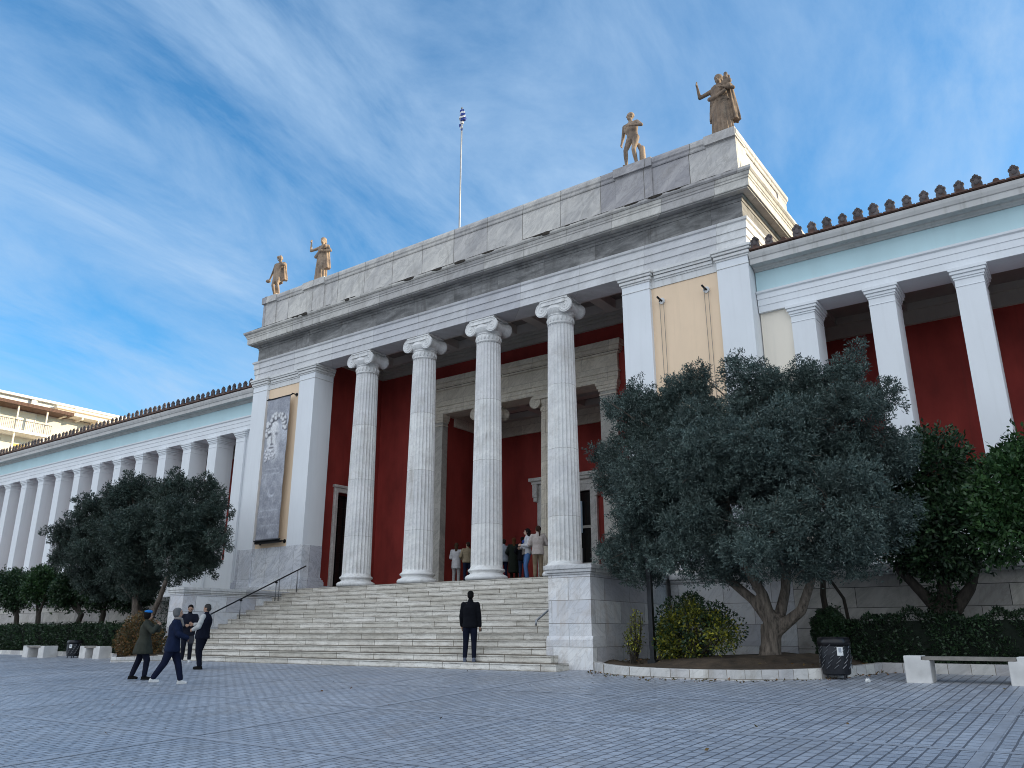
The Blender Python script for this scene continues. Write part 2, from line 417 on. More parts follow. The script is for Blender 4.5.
def soil(path, back, z, mound=None):
    n = 26; vs = []; fs = []
    xs = [p[0] for p in path]; m = []
    for i in range(len(path)-1):
        k = max(1,int(abs(path[i+1][0]-path[i][0])/.5)); k = min(k,30)
        for j in range(k): t_ = j/k; m.append((path[i][0]*(1-t_)+path[i+1][0]*t_, path[i][1]*(1-t_)+path[i+1][1]*t_+.1))
    m.append((path[-1][0],path[-1][1]+.1))
    for (x,y) in m:
        for j in range(n):
            yy = y+(back-y)*j/(n-1); vs.append((x,yy, z+ (.03+.05*math.sin(x*2.1+yy)+.04*math.sin(x*5.3)*math.cos(yy*4.7))*min(1,j/3)+.10*min(1,max(0,(yy-y-.1)/1.6))+(.20*math.exp(-((x-mound[0])**2+(yy-mound[1])**2)/1.6) if mound else 0)))
    for i in range(len(m)-1):
        for j in range(n-1): a = i*n+j; fs.append((a,a+n,a+n+1,a+1))
    MB().add(vs, fs).build('planting_bed', M['soil'], smooth=True, kind='structure')
soil(KR, 22.25, .15, (-6.4,18.7)); soil(KL[:-1]+[(-27.05,17.0)], 22.25, .07)

# ------------------------------------------------------------------ the museum
mus = empty('museum_building', (XC,23.0,2.6), label='neoclassical museum with white marble columned portico, dark red inner walls and long pillared wings', cat='building')
RX0, RX1, RY0, RY1 = -32.06, -7.36, 23.0, 28.5
RECT = (RX0,RX1,RY0,RY1)
A = [(-32.05,-31.0),(-28.66,-27.6),(-11.84,-10.80),(-8.40,-7.37)]

# podium and floors
b = MB()
b.box(-32.1,-7.3,22.62,24.6,0,2.67); b.box(-28.2,-11.25,24.6,32.2,0,2.85)
b.box(-7.3,42,22.64,27.7,0,2.56); b.box(-72,-32.1,22.64,27.7,0,2.56)
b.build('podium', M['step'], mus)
for a0,a1 in ((-32.12,-27.44),(-12.0,-7.28)): MB().box(a0,a1,22.84,24.6,2.67,2.862).build('plinth', M['dado'], mus, bevel=.01)

# architrave, frieze, cornice, parapet of the central block
b = MB(); b.ring([(-1.0,12.70),(0,12.70),(0,12.97),(.035,12.985),(.035,13.24),(.07,13.255),(.07,13.50),(.12,13.54),(.14,13.62),(-1.0,13.62)], (RX0,RX1,RY0,29.3))
b.build('architrave', M['entab'], mus)
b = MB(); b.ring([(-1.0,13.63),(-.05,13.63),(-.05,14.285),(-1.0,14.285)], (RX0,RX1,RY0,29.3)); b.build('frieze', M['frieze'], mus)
b = MB(); b.ring([(-1,14.29),(-.03,14.29),(-.02,14.38),(.03,14.40),(.06,14.488),(-1,14.488)], RECT); b.build('bed_moulding', M['frieze'], mus)  # dark sooty stone also stands in for shade under the corona
b = MB(); b.ring([(-1,14.49),(.30,14.50),(.31,14.535),(.36,14.535),(.37,14.56),(.375,14.80),(.40,14.82),(.405,14.88),(.43,14.90),(.46,14.98),(.53,15.06),(.54,15.14),(.02,15.24),(-1,15.24)], RECT)
b.build('cornice', M['cornice'], mus)
b = MB(); b.ring([(-1.0,15.245),(-.05,15.245),(-.05,15.42),(-.10,15.45),(-.10,16.66),(-1.0,16.66)], RECT)
for (a0,a1) in ((-32.0,-31.0),(-28.95,-27.5),(-11.94,-10.49),(-8.44,-7.42)):
    b.box(a0,a1,23.055,23.2,15.43,16.655)
for y0 in (23.06,27.4): b.box(-7.55,-7.415,y0,y0+1.0,15.43,16.655); b.box(-32.005,-31.87,y0,y0+1.0,15.43,16.655)
par = b.build('parapet', M['parapet'], mus)
b = MB(); b.ring([(-1.02,16.665),(-.07,16.665),(-.05,16.70),(-.04,16.78),(0,16.83),(.01,16.95),(-.02,17.04),(-1.02,17.04)], RECT)
for (a0,a1) in ((-32.04,-30.96),(-28.99,-27.46),(-11.98,-10.45),(-8.48,-7.38)):
    b.box(a0,a1,22.955,23.9,16.72,17.055)
b.build('coping', M['parapet'], par)
b = MB(); b.box(-32.0,-7.4,23.3,28.4,15.3,15.9); b.build('roof_deck', M['innergrey'], mus)
# black growth and broken stone on the cornice edge
b = MB()
for i in range(150):
    x = random.uniform(-31.9,-7.5); big = False
    if random.random() < .45: x = random.choice((-21.9,-25.1,-17.2,-14.9,-13.4,-28.4,-19.6,-11.0,-9.6))+random.gauss(0,.32); big = True
    w = random.uniform(.12,.42); h = random.uniform(.003,.012)+(random.random()**3*.07 if big else 0)
    b.ell((x,22.475,15.145-h*.6),(w,.022,h+.008),None,8,5)
b.build('black_crust', M['bark_dark'], mus, kind='stuff')

# pilasters (antae) with capitals and bases
def pilaster_cap(b, x0,x1,y0,y1, z=12.32, left=True, right=True):
    for (o,za,zb) in ((.02,z-.27,z-.235),(.03,z,z+.07),(.07,z+.07,z+.17),(.05,z+.17,z+.19),(.11,z+.19,z+.28),(.15,z+.28,z+.375)):
        b.box(x0-o,x1+o,y0-o,y1+o*.0,za,zb)
for i,(a0,a1) in enumerate(A):
    y1 = 24.1
    p = MB().box(a0,a1,23.0,y1,2.86,12.69).build('pilaster', M['white'], mus)
    b = MB(); pilaster_cap(b,a0,a1,23.0,y1+.02); b.build('pilaster_capital', M['white_trim'], p, bevel=.012)
    b = MB(); b.box(a0-.012,a1+.012,22.988,y1+.01,3.2,4.55); 
    for (o,za,zb) in ((.13,2.86,3.02),(.10,3.02,3.10),(.05,3.10,3.19)): b.box(a0-o,a1+o,23.0-o,y1+o,za,zb)
    b.build('pilaster_base', M['dado'], p, bevel=.01)
# panels between the pilasters
for (a0,a1) in ((-31.0,-28.66),(-10.80,-8.40)):
    w = MB().box(a0,a1,23.15,24.1,4.56,12.08).build('wall_panel', M['cream'], mus)
    b = MB(); b.box(a0,a1,23.12,24.1,12.085,12.69)
    for (o,za,zb) in ((.03,12.32,12.39),(.07,12.39,12.49),(.11,12.51,12.60),(.15,12.60,12.695)): b.box(a0+.16,a1-.16,23.12-o,23.2,za,zb)
    b.build('panel_head', M['white_trim'], w)
    b = MB(); b.box(a0,a1,23.12,24.1,3.2,4.555); b.box(a0,a1,23.02,24.1,2.86,3.1); b.box(a0,a1,23.07,24.1,3.1,3.2)
    b.build('dado', M['dado'], w)
# brackets with cables
for x,z in ((-10.43,11.55),(-8.85,11.55)):
    b = MB(); b.tube([(x,23.15,z),(x,23.11,z)], .11, 16); p = b.build('cable_bracket', M['white_trim'], mus)
    b = MB(); b.tube([(x,23.12,z),(x-.02,22.96,z+.03),(x-.04,22.86,z+.07)], .035, 8); b.tube([(x,22.93,z+.02),(x,22.93,z-.1)],.02,6); b.build('hook', M['dark_metal'], p)
    b = MB()
    for dx in (-.07,.07): b.tube([(x+dx,23.10,z-.05),(x+dx*.9,23.12,8),(x+dx,23.12,4.9)], .008, 5)
    b.build('cable', M['wood_grey'], p)

# masses either side of the hall, side doorways
def mass(side):
    s = 1 if side > 0 else -1
    def bx(b,xa,xb,*r):
        xa,xb = XC+s*xa, XC+s*xb
        b.box(min(xa,xb),max(xa,xb),*r)
    b = MB()
    bx(b,8.43,12.3,24.1,25.27,2.86,14.2); bx(b,8.43,12.3,26.95,27.85,2.86,14.2); bx(b,8.43,12.3,25.27,26.95,7.15,14.2); bx(b,9.3,12.3,25.27,26.95,2.86,7.15)
    bx(b,8.43,12.3,27.85,32.3,2.86,14.2)
    b.build('hall_side_wall', M['red'], mus)
    f = MB()
    bx(f,8.33,8.5,25.05,25.27,2.86,7.15); bx(f,8.33,8.5,26.95,27.17,2.86,7.15); bx(f,8.33,8.5,25.05,27.17,7.15,7.36); bx(f,8.27,8.5,24.98,27.24,7.36,7.48)
    bx(f,8.30,8.34,25.08,25.13,2.86,7.3); bx(f,8.30,8.34,27.09,27.14,2.86,7.3)
    fr = f.build('side_doorway', M['doorstone'], mus, bevel=.01)
    d = MB(); bx(d,8.95,9.02,25.28,26.94,2.87,7.14); dd = d.build('door_leaf', M['door_dark'], fr)
    g = MB()
    for z in np.arange(3.2,7.0,.42): bx(g,8.90,8.96,25.29,26.93,z,z+.03)
    for y in (25.85,26.18,26.5): bx(g,8.905,8.955,y,y+.03,2.88,7.13)
    g.build('iron_grille', M['dark_metal'], fr)
    # band under the ceiling
    c = MB(); bx(c,8.33,8.6,24.05,27.9,13.2,13.42); bx(c,8.27,8.6,24.05,27.9,13.42,13.56); bx(c,8.2,8.6,24.05,27.9,13.56,13.7)
    c.build('ceiling_band', M['bandstone'], mus)
mass(-1); mass(1)
# back wall of the portico with the inner colonnade
b = MB(); b.box(-28.15,-24.72,27.85,28.12,2.86,13.8); b.box(-14.73,-11.29,27.85,28.12,2.86,13.8); b.box(-24.72,-14.73,27.87,28.12,12.3,13.8)
b.build('hall_back_wall', M['red'], mus)
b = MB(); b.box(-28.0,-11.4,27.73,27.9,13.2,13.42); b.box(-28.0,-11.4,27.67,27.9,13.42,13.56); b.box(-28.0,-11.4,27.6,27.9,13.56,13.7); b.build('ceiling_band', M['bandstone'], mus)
b = MB()
b.box(-24.83,-14.61,27.70,28.62,10.76,10.94); b.box(-24.85,-14.59,27.67,28.62,10.94,11.12); b.box(-24.9,-14.54,27.62,28.62,11.12,11.2)
b.box(-24.83,-14.61,27.70,28.62,11.2,11.92); b.box(-24.92,-14.52,27.60,28.62,11.92,12.0); b.box(-25.02,-14.42,27.5,28.62,12.04,12.2); b.box(-25.1,-14.34,27.42,28.62,12.2,12.44)
b.box(-24.96,-14.48,27.56,28.62,12.0,12.04)
b.build('inner_entablature', M['inner'], mus, bevel=.008)
for (a0,a1) in ((-24.72,-23.95),(-15.49,-14.73)):
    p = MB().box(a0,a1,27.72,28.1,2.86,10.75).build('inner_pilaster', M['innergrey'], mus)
    b = MB()
    for (o,za,zb) in ((.03,10.2,10.26),(.05,10.38,10.48),(.1,10.48,10.6),(.14,10.6,10.75)): b.box(a0-o,a1+o,27.72-o,28.1,za,zb)
    b.build('pilaster_capital', M['inner'], p)
    b = MB(); b.box(a0-.1,a1+.1,27.62,28.1,2.86,3.0); b.box(a0-.06,a1+.06,27.66,28.1,3.0,3.12); b.build('pilaster_base', M['inner'], p)
# vestibule
b = MB(); b.box(-24.9,-24.05,28.12,32,2.86,11.4); b.box(-15.38,-14.6,28.12,32,2.86,11.4)
b.box(-24.2,-21.35,31.9,32.3,2.86,11.4); b.box(-18.09,-15.24,31.9,32.3,2.86,11.4); b.box(-21.35,-18.09,31.9,32.3,7.2,11.4)
b.build('vestibule_wall', M['red'], mus)
b = MB(); b.box(-24.2,-15.24,31.78,31.92,10.35,11.1); b.box(-24.21,-23.95,28.66,31.8,10.35,11.1); b.box(-15.48,-15.23,28.66,31.8,10.35,11.1); b.build('ceiling_band', M['inner'], mus)
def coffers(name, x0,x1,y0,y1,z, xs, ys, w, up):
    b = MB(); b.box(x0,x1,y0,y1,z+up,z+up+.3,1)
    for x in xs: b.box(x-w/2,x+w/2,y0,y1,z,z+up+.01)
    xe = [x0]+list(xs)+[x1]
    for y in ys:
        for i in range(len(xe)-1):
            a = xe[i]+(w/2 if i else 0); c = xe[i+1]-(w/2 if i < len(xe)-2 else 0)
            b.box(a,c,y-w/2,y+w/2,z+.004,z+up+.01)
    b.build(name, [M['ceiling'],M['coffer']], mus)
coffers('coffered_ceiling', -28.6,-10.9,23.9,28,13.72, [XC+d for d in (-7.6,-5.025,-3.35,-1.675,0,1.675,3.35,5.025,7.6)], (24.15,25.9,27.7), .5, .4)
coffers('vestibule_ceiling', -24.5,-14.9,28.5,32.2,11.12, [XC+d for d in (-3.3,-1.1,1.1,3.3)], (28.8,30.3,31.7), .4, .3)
# main door
f = MB()
f.box(-21.35,-21.0,31.75,32.0,2.86,7.2); f.box(-18.44,-18.09,31.75,32.0,2.86,7.2); f.box(-21.35,-18.09,31.75,32.0,7.2,7.5)
f.box(-21.42,-18.02,31.72,32.0,7.5,7.72); f.box(-21.55,-17.89,31.55,32.0,7.72,7.86); f.box(-21.66,-17.78,31.45,32.0,7.86,8.02)
for x in (-21.5,-18.2): f.box(x,x+.26,31.55,31.9,7.1,7.72); f.box(x+.03,x+.23,31.6,31.9,6.9,7.1)
for x in (-21.28,-18.2): f.box(x,x+.04,31.73,31.76,2.86,7.2)
door = f.build('main_doorway', M['doorstone'], mus, bevel=.01)
b = MB(); b.box(-21.0,-18.44,31.92,31.98,5.5,5.62); b.box(-19.78,-19.66,31.92,31.98,2.86,7.2); b.box(-19.12,-19.06,31.93,31.97,2.86,5.5); b.box(-20.4,-20.34,31.93,31.97,2.86,5.5); b.box(-21.0,-18.44,31.93,31.97,3.9,3.96)
b.build('door_frame', M['innergrey'], door)
MB().box(-21.02,-18.42,32.0,32.05,2.87,7.2).build('door_glass', M['glass'], door)
MB().box(-19.5,-18.95,31.89,31.915,5.3,6.75).build('door_notice', M['notice'], door)
b = MB(); b.tube([(-18.98,31.88,4.0),(-18.98,31.88,4.6)],.02,6); b.tube([(-19.2,31.88,4.0),(-19.2,31.88,4.6)],.02,6); b.build('door_handle', M['steel'], door)
# plain wall closing off light behind
MB().box(-25,-14.5,32.4,33,0,14).build('rear_wall', M['red'], mus)

# ---- columns
def make_column(h, r0, r1, mat, cq=1.0):
    """local, base at origin"""
    nf = 24; sub = 6
    zb = .50*(r0/.58); zt = h-.98*(r0/.58)
    def fl(k,z):
        u = (k%sub)/sub
        return 1-.105*math.sin(math.pi*u)**.7
    prof = []
    n = 22
    for i in range(n+1):
        t_ = i/n; r = r0+(r1-r0)*(t_**1.25); prof.append((r, zb+(zt-zb)*t_))
    b = MB().lathe(prof, seg=nf*sub, mod=fl)
    col = b.build('column', mat, mus)
    k = r0/.58
    b = MB(); pr = [(.50,0)]+[(.66+.12*math.sin(a),.11-.11*math.cos(a)) for a in np.linspace(0,math.pi,9)]
    pr += [(.64,.235),(.60,.27),(.60,.30),(.63,.325)]+[(.62+.06*math.sin(a),.38-.05*math.cos(a)) for a in np.linspace(.2,math.pi,7)]+[(.62,.44),(.60,.47),(.575,.53)]
    b.lathe([(r*k,z*k) for r,z in pr], seg=48); b.build('base', mat, col, smooth=True)
    # capital
    c = MB(); q = r1/.47; z0 = zt
    pr = [(r1*.97,z0-.01),(r1*1.0,z0+.0),(r1*1.04,z0+.02),(r1*1.0,z0+.05),(r1*1.0,z0+.30*q),(r1*1.06,z0+.33*q),(r1*1.02,z0+.36*q),(r1*1.12,z0+.42*q),(r1*1.2,z0+.50*q),(r1*1.24,z0+.56*q),(r1*1.1,h-.24)]
    c.lathe(pr, seg=40)
    for i in range(20):   # raised ornament on the neck
        a = 2*math.pi*i/20; c.ell((r1*1.01*math.cos(a), r1*1.01*math.sin(a), z0+.18*q), (.045,.045,.10), None, 6, 5)
    qq = q*cq; vr = .285*qq; vz = h-.07-vr*1.03; vx = .50*qq; D = .50*qq
    for s in (-1,1):
        prof = [(vr*.98,-D),(vr,-D+.05),(vr*.86,-D+.14),(vr*.66,-D*.45),(vr*.58,0),(vr*.66,D*.45),(vr*.86,D-.14),(vr,D-.05),(vr*.98,D)]
        seg = 24; vs = []
        for (r,y) in prof:
            for kk in range(seg):
                a = 2*math.pi*kk/seg; vs.append((s*vx+r*math.cos(a), y, vz+r*math.sin(a)))
        fs = [(i*seg+kk, i*seg+(kk+1)%seg, (i+1)*seg+(kk+1)%seg, (i+1)*seg+kk) for i in range(len(prof)-1) for kk in range(seg)]
        fs += [tuple(range(seg)), tuple((len(prof)-1)*seg+kk for kk in range(seg))]
        c.add(vs, fs)
        for y in (-D,D):   # spiral ridge
            pts = []; 
            for i in range(52):
                a = math.pi/2 - s*(i/51)*2*math.pi*2.3; rr = vr*(1-.86*(i/51))-.012
                pts.append((s*vx+rr*math.cos(a)*1, y, vz+rr*math.sin(a)))
            c.tube(pts, [.022*(1-.5*i/51) for i in range(52)], 5)
            c.ell((s*vx,y,vz), (.045,.035,.045), None, 8, 6)
        for yy in (-.16,-.05,.05,.16): 
            c.lathe([(.01,0)],seg=3) if False else None
    # canalis joining the volutes
    for y in (-D+.01,D-.01):
        c.box(-vx,vx,y-.05,y+.05,vz+vr*.42,vz+vr*.97)
        c.box(-vx,vx,y-.075,y+.075,vz+vr*.90,vz+vr*1.03)
        c.box(-vx*.9,vx*.9,y-.065,y+.065,vz+vr*.36,vz+vr*.44)
    c.box(-vx,vx,-D+.06,D-.06,vz+vr*.35,vz+vr*1.0)
    c.box(-vx-.10,vx+.10,-D+.02,D-.02,vz+vr*1.03,h-.005)
    c.build('capital', mat, col, smooth=False, bevel=0)
    return col
# built around the museum's origin, then moved
def at_mus(o, x,y,z): o.location = (x-XC, y-23.0, z-2.6)
col0 = make_column(10.03,.58,.475,M['col'])
# parts were stored relative to the museum origin: undo that shift in the mesh data
def unshift(o):
    v = Vector((XC,23.0,2.6))
    for ob in [o]+[c for c in C.objects if c.parent is o]:
        for vert in ob.data.vertices: vert.co += v
unshift(col0)
for i in range(4):
    o = col0 if i == 0 else copy_tree(col0, mus)
    at_mus(o, XC+(-5.025,-1.675,1.675,5.025)[i], 23.52, 2.67)
ic = make_column(7.9,.47,.40,M['inner'],1.15); unshift(ic); ic.name = 'inner_column'
for i in range(2):
    o = ic if i == 0 else copy_tree(ic, mus)
    at_mus(o, XC+(-1.64,1.64)[i], 27.98, 2.855)

# ---- wings
YW = 23.5
def wing(side):
    if side > 0: x0, x1 = -7.34, 42.0
    else: x0, x1 = -72.0, -32.08
    b = MB()
    b.prism([(YW,10.49),(YW,10.70),(YW-.02,10.71),(YW-.02,10.91),(YW-.04,10.92),(YW-.04,11.08),(YW-.09,11.12),(YW-.10,11.18),(YW+1.0,11.18),(YW+1.0,10.49)], 0, x0, x1)
    b.build('wing_architrave', M['white'], mus)
    b = MB(); b.prism([(YW,11.185),(YW,11.86),(YW+.7,11.86),(YW+.7,11.185)], 0, x0, x1); b.build('wing_frieze', M['blue_frieze'], mus)
    b = MB(); b.prism([(YW-.04,11.865),(YW-.07,11.90),(YW-.14,11.93),(YW-.16,11.98),(YW-.42,11.99),(YW-.43,12.16),(YW-.46,12.18),(YW-.50,12.28),(YW-.52,12.38),(YW+.7,12.42),(YW+.7,11.865)], 0, x0, x1)
    b.build('wing_cornice', M['wingtrim'], mus)
    # roof with cover tiles
    b = MB(); sl = .24; yb = 29.5
    b.prism([(YW-.50,12.425),(YW-.52,12.46),(YW-.5,12.48),(yb,12.48+sl*(yb-YW+.5)),(yb,12.425)], 0, x0, x1)
    xs = np.arange(x0+.25, x1, .44) if side > 0 else np.arange(x1-.25, x0, -.44)
    for x in xs:
        pts = [(x,YW-.53,12.50),(x,yb,12.50+sl*(yb-YW+.53))]
        b.tube(pts, .085, 8)
    for x in xs:   # eaves pan tile upstands
        b.prism([(x-.22,12.44),(x+.22,12.44),(x+.20,12.49),(x-.20,12.49)], 1, YW-.54, YW-.40)
    roof = b.build('wing_roof', M['tile'], mus)
    # antefixes
    poly = [(-.10,0),(.10,0),(.115,.08),(.095,.15),(.12,.20),(.10,.245),(.07,.255),(.055,.30),(.03,.305),(0,.335),(-.03,.305),(-.055,.30),(-.07,.255),(-.10,.245),(-.12,.20),(-.095,.15),(-.115,.08)]
    lim = [x for x in xs if x < 6] if side > 0 else [x for x in xs if x > -62]
    m0 = None
    for i,x in enumerate(lim):
        if side > 0 and i in (2,15): 
            continue
        if m0 is None:
            a = MB(); a.prism(poly, 1, -.035, .03); a.ell((0,-.04,.13), (.06,.03,.07), None, 8, 6)
            for k in range(5):
                an = R(30+30*k); a.tube([(0,-.035,.16),(.09*math.cos(an),-.045,.16+.12*math.sin(an))], [.012,.02], 5)
            m0 = a.mesh('antefix'); m0.materials.append(M['antefix'])
        o = bpy.data.objects.new('antefix', m0); C.objects.link(o); o.parent = roof
        o.location = Vector((x, YW-.50+random.uniform(-.01,.01), 12.47))-wloc(roof)
        o.rotation_euler = (random.uniform(-.05,.05), random.uniform(-.06,.06), random.uniform(-.12,.12)); s_ = random.uniform(1.05,1.28); o.scale = (s_,1,s_)
    # pillars
    p = MB().box(0,.70,0,.62,0,10.48-2.57).mesh('p'); 
    first = None
    n = 21 if side > 0 else 17
    for i in range(n):
        x = (-6.38+2.235*i) if side > 0 else (-33.75-2.262*i)
        if first is None:
            q = MB().box(x,x+.70,YW,YW+.98,2.57,10.485).build('wing_pillar', M['white'], mus)
            c = MB()
            for (o_,za,zb) in ((.015,9.93,9.96),(.025,10.14,10.2),(.05,10.2,10.29),(.09,10.29,10.38),(.12,10.38,10.486)): c.box(x-o_,x+.70+o_,YW-o_,YW+.98+o_,za,zb)
            c.build('pillar_capital', M['white'], q, bevel=.01)
            first = q; fx = x
        else:
            o = copy_tree(first, mus); o.location = (x-fx,0,0)
    # low screen wall between the pillars
    for i in range(n-1):
        xa = (-6.38+2.235*i+.70) if side > 0 else (-33.75-2.262*(i+1)+.70); xb = xa+(2.235 if side > 0 else 2.262)-.70
        if i == 0:
            q = MB().box(xa,xb,YW+.12,YW+.42,2.57,4.12).build('screen_wall', M['white'], mus); MB().box(xa,xb,YW+.06,YW+.48,4.122,4.25).build('sill', M['white_trim'], q); sx = xa
        else: o = copy_tree(q, mus); o.location = (xa-sx,0,0)
    # end panel beside the central block, rear wall, ceiling
    if side > 0: b = MB().box(-7.34,-6.37,YW+.12,YW+.6,2.57,10.49)
    else: b = MB().box(-33.04,-32.08,YW+.12,YW+.6,2.57,10.49)
    b.build('wall_panel', M['ivory'] if side > 0 else M['white'], mus)
    MB().box(x0,x1,27.6,28.2,2.57,12.3).build('wing_rear_wall', M['red'], mus)
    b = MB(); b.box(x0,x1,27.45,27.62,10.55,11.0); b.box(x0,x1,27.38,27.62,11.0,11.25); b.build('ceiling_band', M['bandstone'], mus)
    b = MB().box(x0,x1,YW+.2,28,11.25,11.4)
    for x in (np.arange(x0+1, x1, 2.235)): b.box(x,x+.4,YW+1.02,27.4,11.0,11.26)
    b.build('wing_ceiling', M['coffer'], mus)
wing(1); wing(-1)

# ------------------------------------------------------------------ stairs and terrace walls
st = empty('stone_staircase', (XC,17,0), label='wide flight of worn cream stone steps climbing to the portico', cat='staircase')
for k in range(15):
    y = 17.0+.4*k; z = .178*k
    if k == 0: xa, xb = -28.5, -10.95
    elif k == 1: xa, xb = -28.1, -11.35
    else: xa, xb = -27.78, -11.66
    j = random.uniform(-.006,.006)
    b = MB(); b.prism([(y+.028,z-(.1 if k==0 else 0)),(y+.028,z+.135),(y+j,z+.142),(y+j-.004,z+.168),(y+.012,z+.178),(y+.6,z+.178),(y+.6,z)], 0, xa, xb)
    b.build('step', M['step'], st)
# bottom step front reaches the sloping pavement
def cheek(x0, x1, label):
    r = empty('stair_side_wall', ((x0+x1)/2,17.8,0), label=label, cat='wall', group=None)
    MB().box(x0,x1,17.8,22.62,.82,2.30).build('wall_body', M['cheek'], r)
    b = MB(); b.box(x0-.05,x1+.05,17.75,22.2,-.1,.72); b.build('plinth', M['cheek'], r)
    b = MB(); b.prism([(17.75,.722),(17.76,.75),(17.79,.80),(17.8,.82),(22.2,.82),(22.2,.722)],0,x0-.045,x1+.045); b.build('plinth_moulding', M['cheek'], r)
    b = MB(); b.box(x0-.03,x1+.03,17.77,22.62,2.302,2.36); b.box(x0-.07,x1+.07,17.73,22.62,2.36,2.44); b.box(x0-.10,x1+.10,17.70,22.62,2.44,2.55); b.build('coping', M['coping'], r, bevel=.012)
cheek(-11.65,-10.40,'white marble block wall on the right flank of the steps, with mossy coping')
cheek(-28.65,-27.79,'white marble block wall on the left flank of the steps, behind the handrail')
def terrace(x0,x1,label):
    r = empty('terrace_wall', ((x0+x1)/2,22.2,0), label=label, cat='wall')
    MB().box(x0,x1,22.2,22.63,.0,2.28).build('wall_body', M['terrace'], r)
    b = MB(); b.box(x0,x1,22.15,22.63,2.282,2.36); b.box(x0,x1,22.1,22.63,2.36,2.56); b.build('coping', M['coping'], r, bevel=.015)
    MB().box(x0,x1,22.14,22.21,-.1,.7).build('plinth', M['terrace'], r)
    return r
terrace(-6.75,42,'low beige stone terrace wall behind the hedge and citrus trees on the right')
w_ = terrace(-10.28,-6.76,'white marble stretch of the terrace wall behind the yellow shrub and olive trunk')
for o in C.objects:
    if o.parent is w_ and o.name.startswith(('wall_body','plinth')): o.data.materials[0] = M['cheek']
terrace(-72,-28.77,'low stone block terrace wall behind the row of small trees left of the steps')

# handrails
def rail(x, y0, z0, y1, z1, mat, label, posts):
    r = empty('handrail', (x,y0,z0-.75), label=label, cat='handrail', group='handrails up the steps')
    b = MB(); b.tube([(x,y0-.02,z0-.12),(x,y0,z0),(x,y1,z1)], .028, 8); b.build('rail', mat, r, smooth=True)
    for y in posts:
        z = z0+(z1-z0)*(y-y0)/(y1-y0); zs = min(2.67, .178*(math.floor((y-17)/.4)+1))
        for dy in ((0,.16) if y == posts[-2] else (0,)):
            MB().tube([(x,y+dy,zs),(x,y+dy,z+dy*.4)], .022, 8).build('post', M['steel'], r, smooth=True)
    b = MB()
    for y in posts[:-1]:
        z = z0+(z1-z0)*(y-y0)/(y1-y0); b.ell((x,y,z-.05),(.045,.07,.045),None,8,6)
    b.build('clamp', M['dark_metal'], r)
rail(-27.2, 18.3,1.42, 22.95,3.61, M['dark_metal'], 'dark metal handrail climbing the left side of the steps', (18.4,19.9,21.5,22.55))
rail(-12.2, 18.05,1.20, 22.6,3.33, M['steel'], 'pale metal handrail at the right side of the steps, behind the block wall', (19.6,21.3,22.3))
# ------------------------------------------------------------------ figures
def ik(a, b, l1, l2, hint):
    a = Vector(a); b = Vector(b); d = b-a; L = min(d.length, (l1+l2)*.999); d.normalize()
    x = (l1*l1-l2*l2+L*L)/(2*L); h = math.sqrt(max(0, l1*l1-x*x))
    hv = Vector(hint); hv = (hv-d*hv.dot(d)).normalized()
    return a+d*x+hv*h, a+d*L
def skel(H, fl, fr, hl, hr, lean=(0,0), el=(.6,.6,-.3), er=(-.6,.6,-.3), kl=(0,-1,0), kr=(0,-1,0), sh=.108, hipw=.052, pz=.525, sway=0):
    V = lambda p: Vector(p)*H
    J = {}
    J['pel'] = V((sway,0,pz)); J['waist'] = V((sway*.6+lean[0]*.3,lean[1]*.3,pz+.085)); J['chest'] = V((lean[0]*.7,lean[1]*.7,.735))
    J['neck'] = V((lean[0],lean[1],.835)); J['head'] = V((lean[0]*1.15,lean[1]*1.2-.008,.925))
    for s,n,f,h,e,k in ((1,'L',fl,hl,el,kl),(-1,'R',fr,hr,er,kr)):
        J['sho'+n] = V((lean[0]+s*sh,lean[1]*.95,.798)); J['hip'+n] = V((sway+s*hipw,0,pz-.01))
        J['kne'+n], J['ank'+n] = ik(J['hip'+n], V(f), .240*H, .229*H, k)
        J['elb'+n], J['wri'+n] = ik(J['sho'+n], V(h), .165*H, .145*H, e)
    return J
def add_head(b, J, H, yaw=0, pitch=0):
    h = J['head']; Rm = Matrix.Rotation(yaw,3,'Z') @ Matrix.Rotation(pitch,3,'X')
    def P(x,y,z): return h + Rm @ Vector((x*H,y*H,z*H))
    b.cap(J['neck']-Vector((0,0,.03*H)), h+Vector((0,.004*H,-.02*H)), .032*H, .029*H)
    b.ell(P(0,.006,.012), (.044*H,.054*H,.056*H), Rm); b.ell(P(0,-.012,-.028), (.033*H,.038*H,.040*H), Rm)
    b.cap(P(0,-.046,.006), P(0,-.060,-.014), .006*H, .0085*H, 8)      # nose
    b.cap(P(-.013,-.049,-.036), P(.013,-.049,-.036), .0045*H, .0045*H, 6)   # lips
    b.cap(P(-.024,-.044,.016), P(.024,-.044,.016), .005*H, .005*H, 6)    # brow
    for s in (-1,1): b.ell(P(s*.045,.006,-.006), (.006*H,.011*H,.017*H), Rm, 8, 6)
    return P
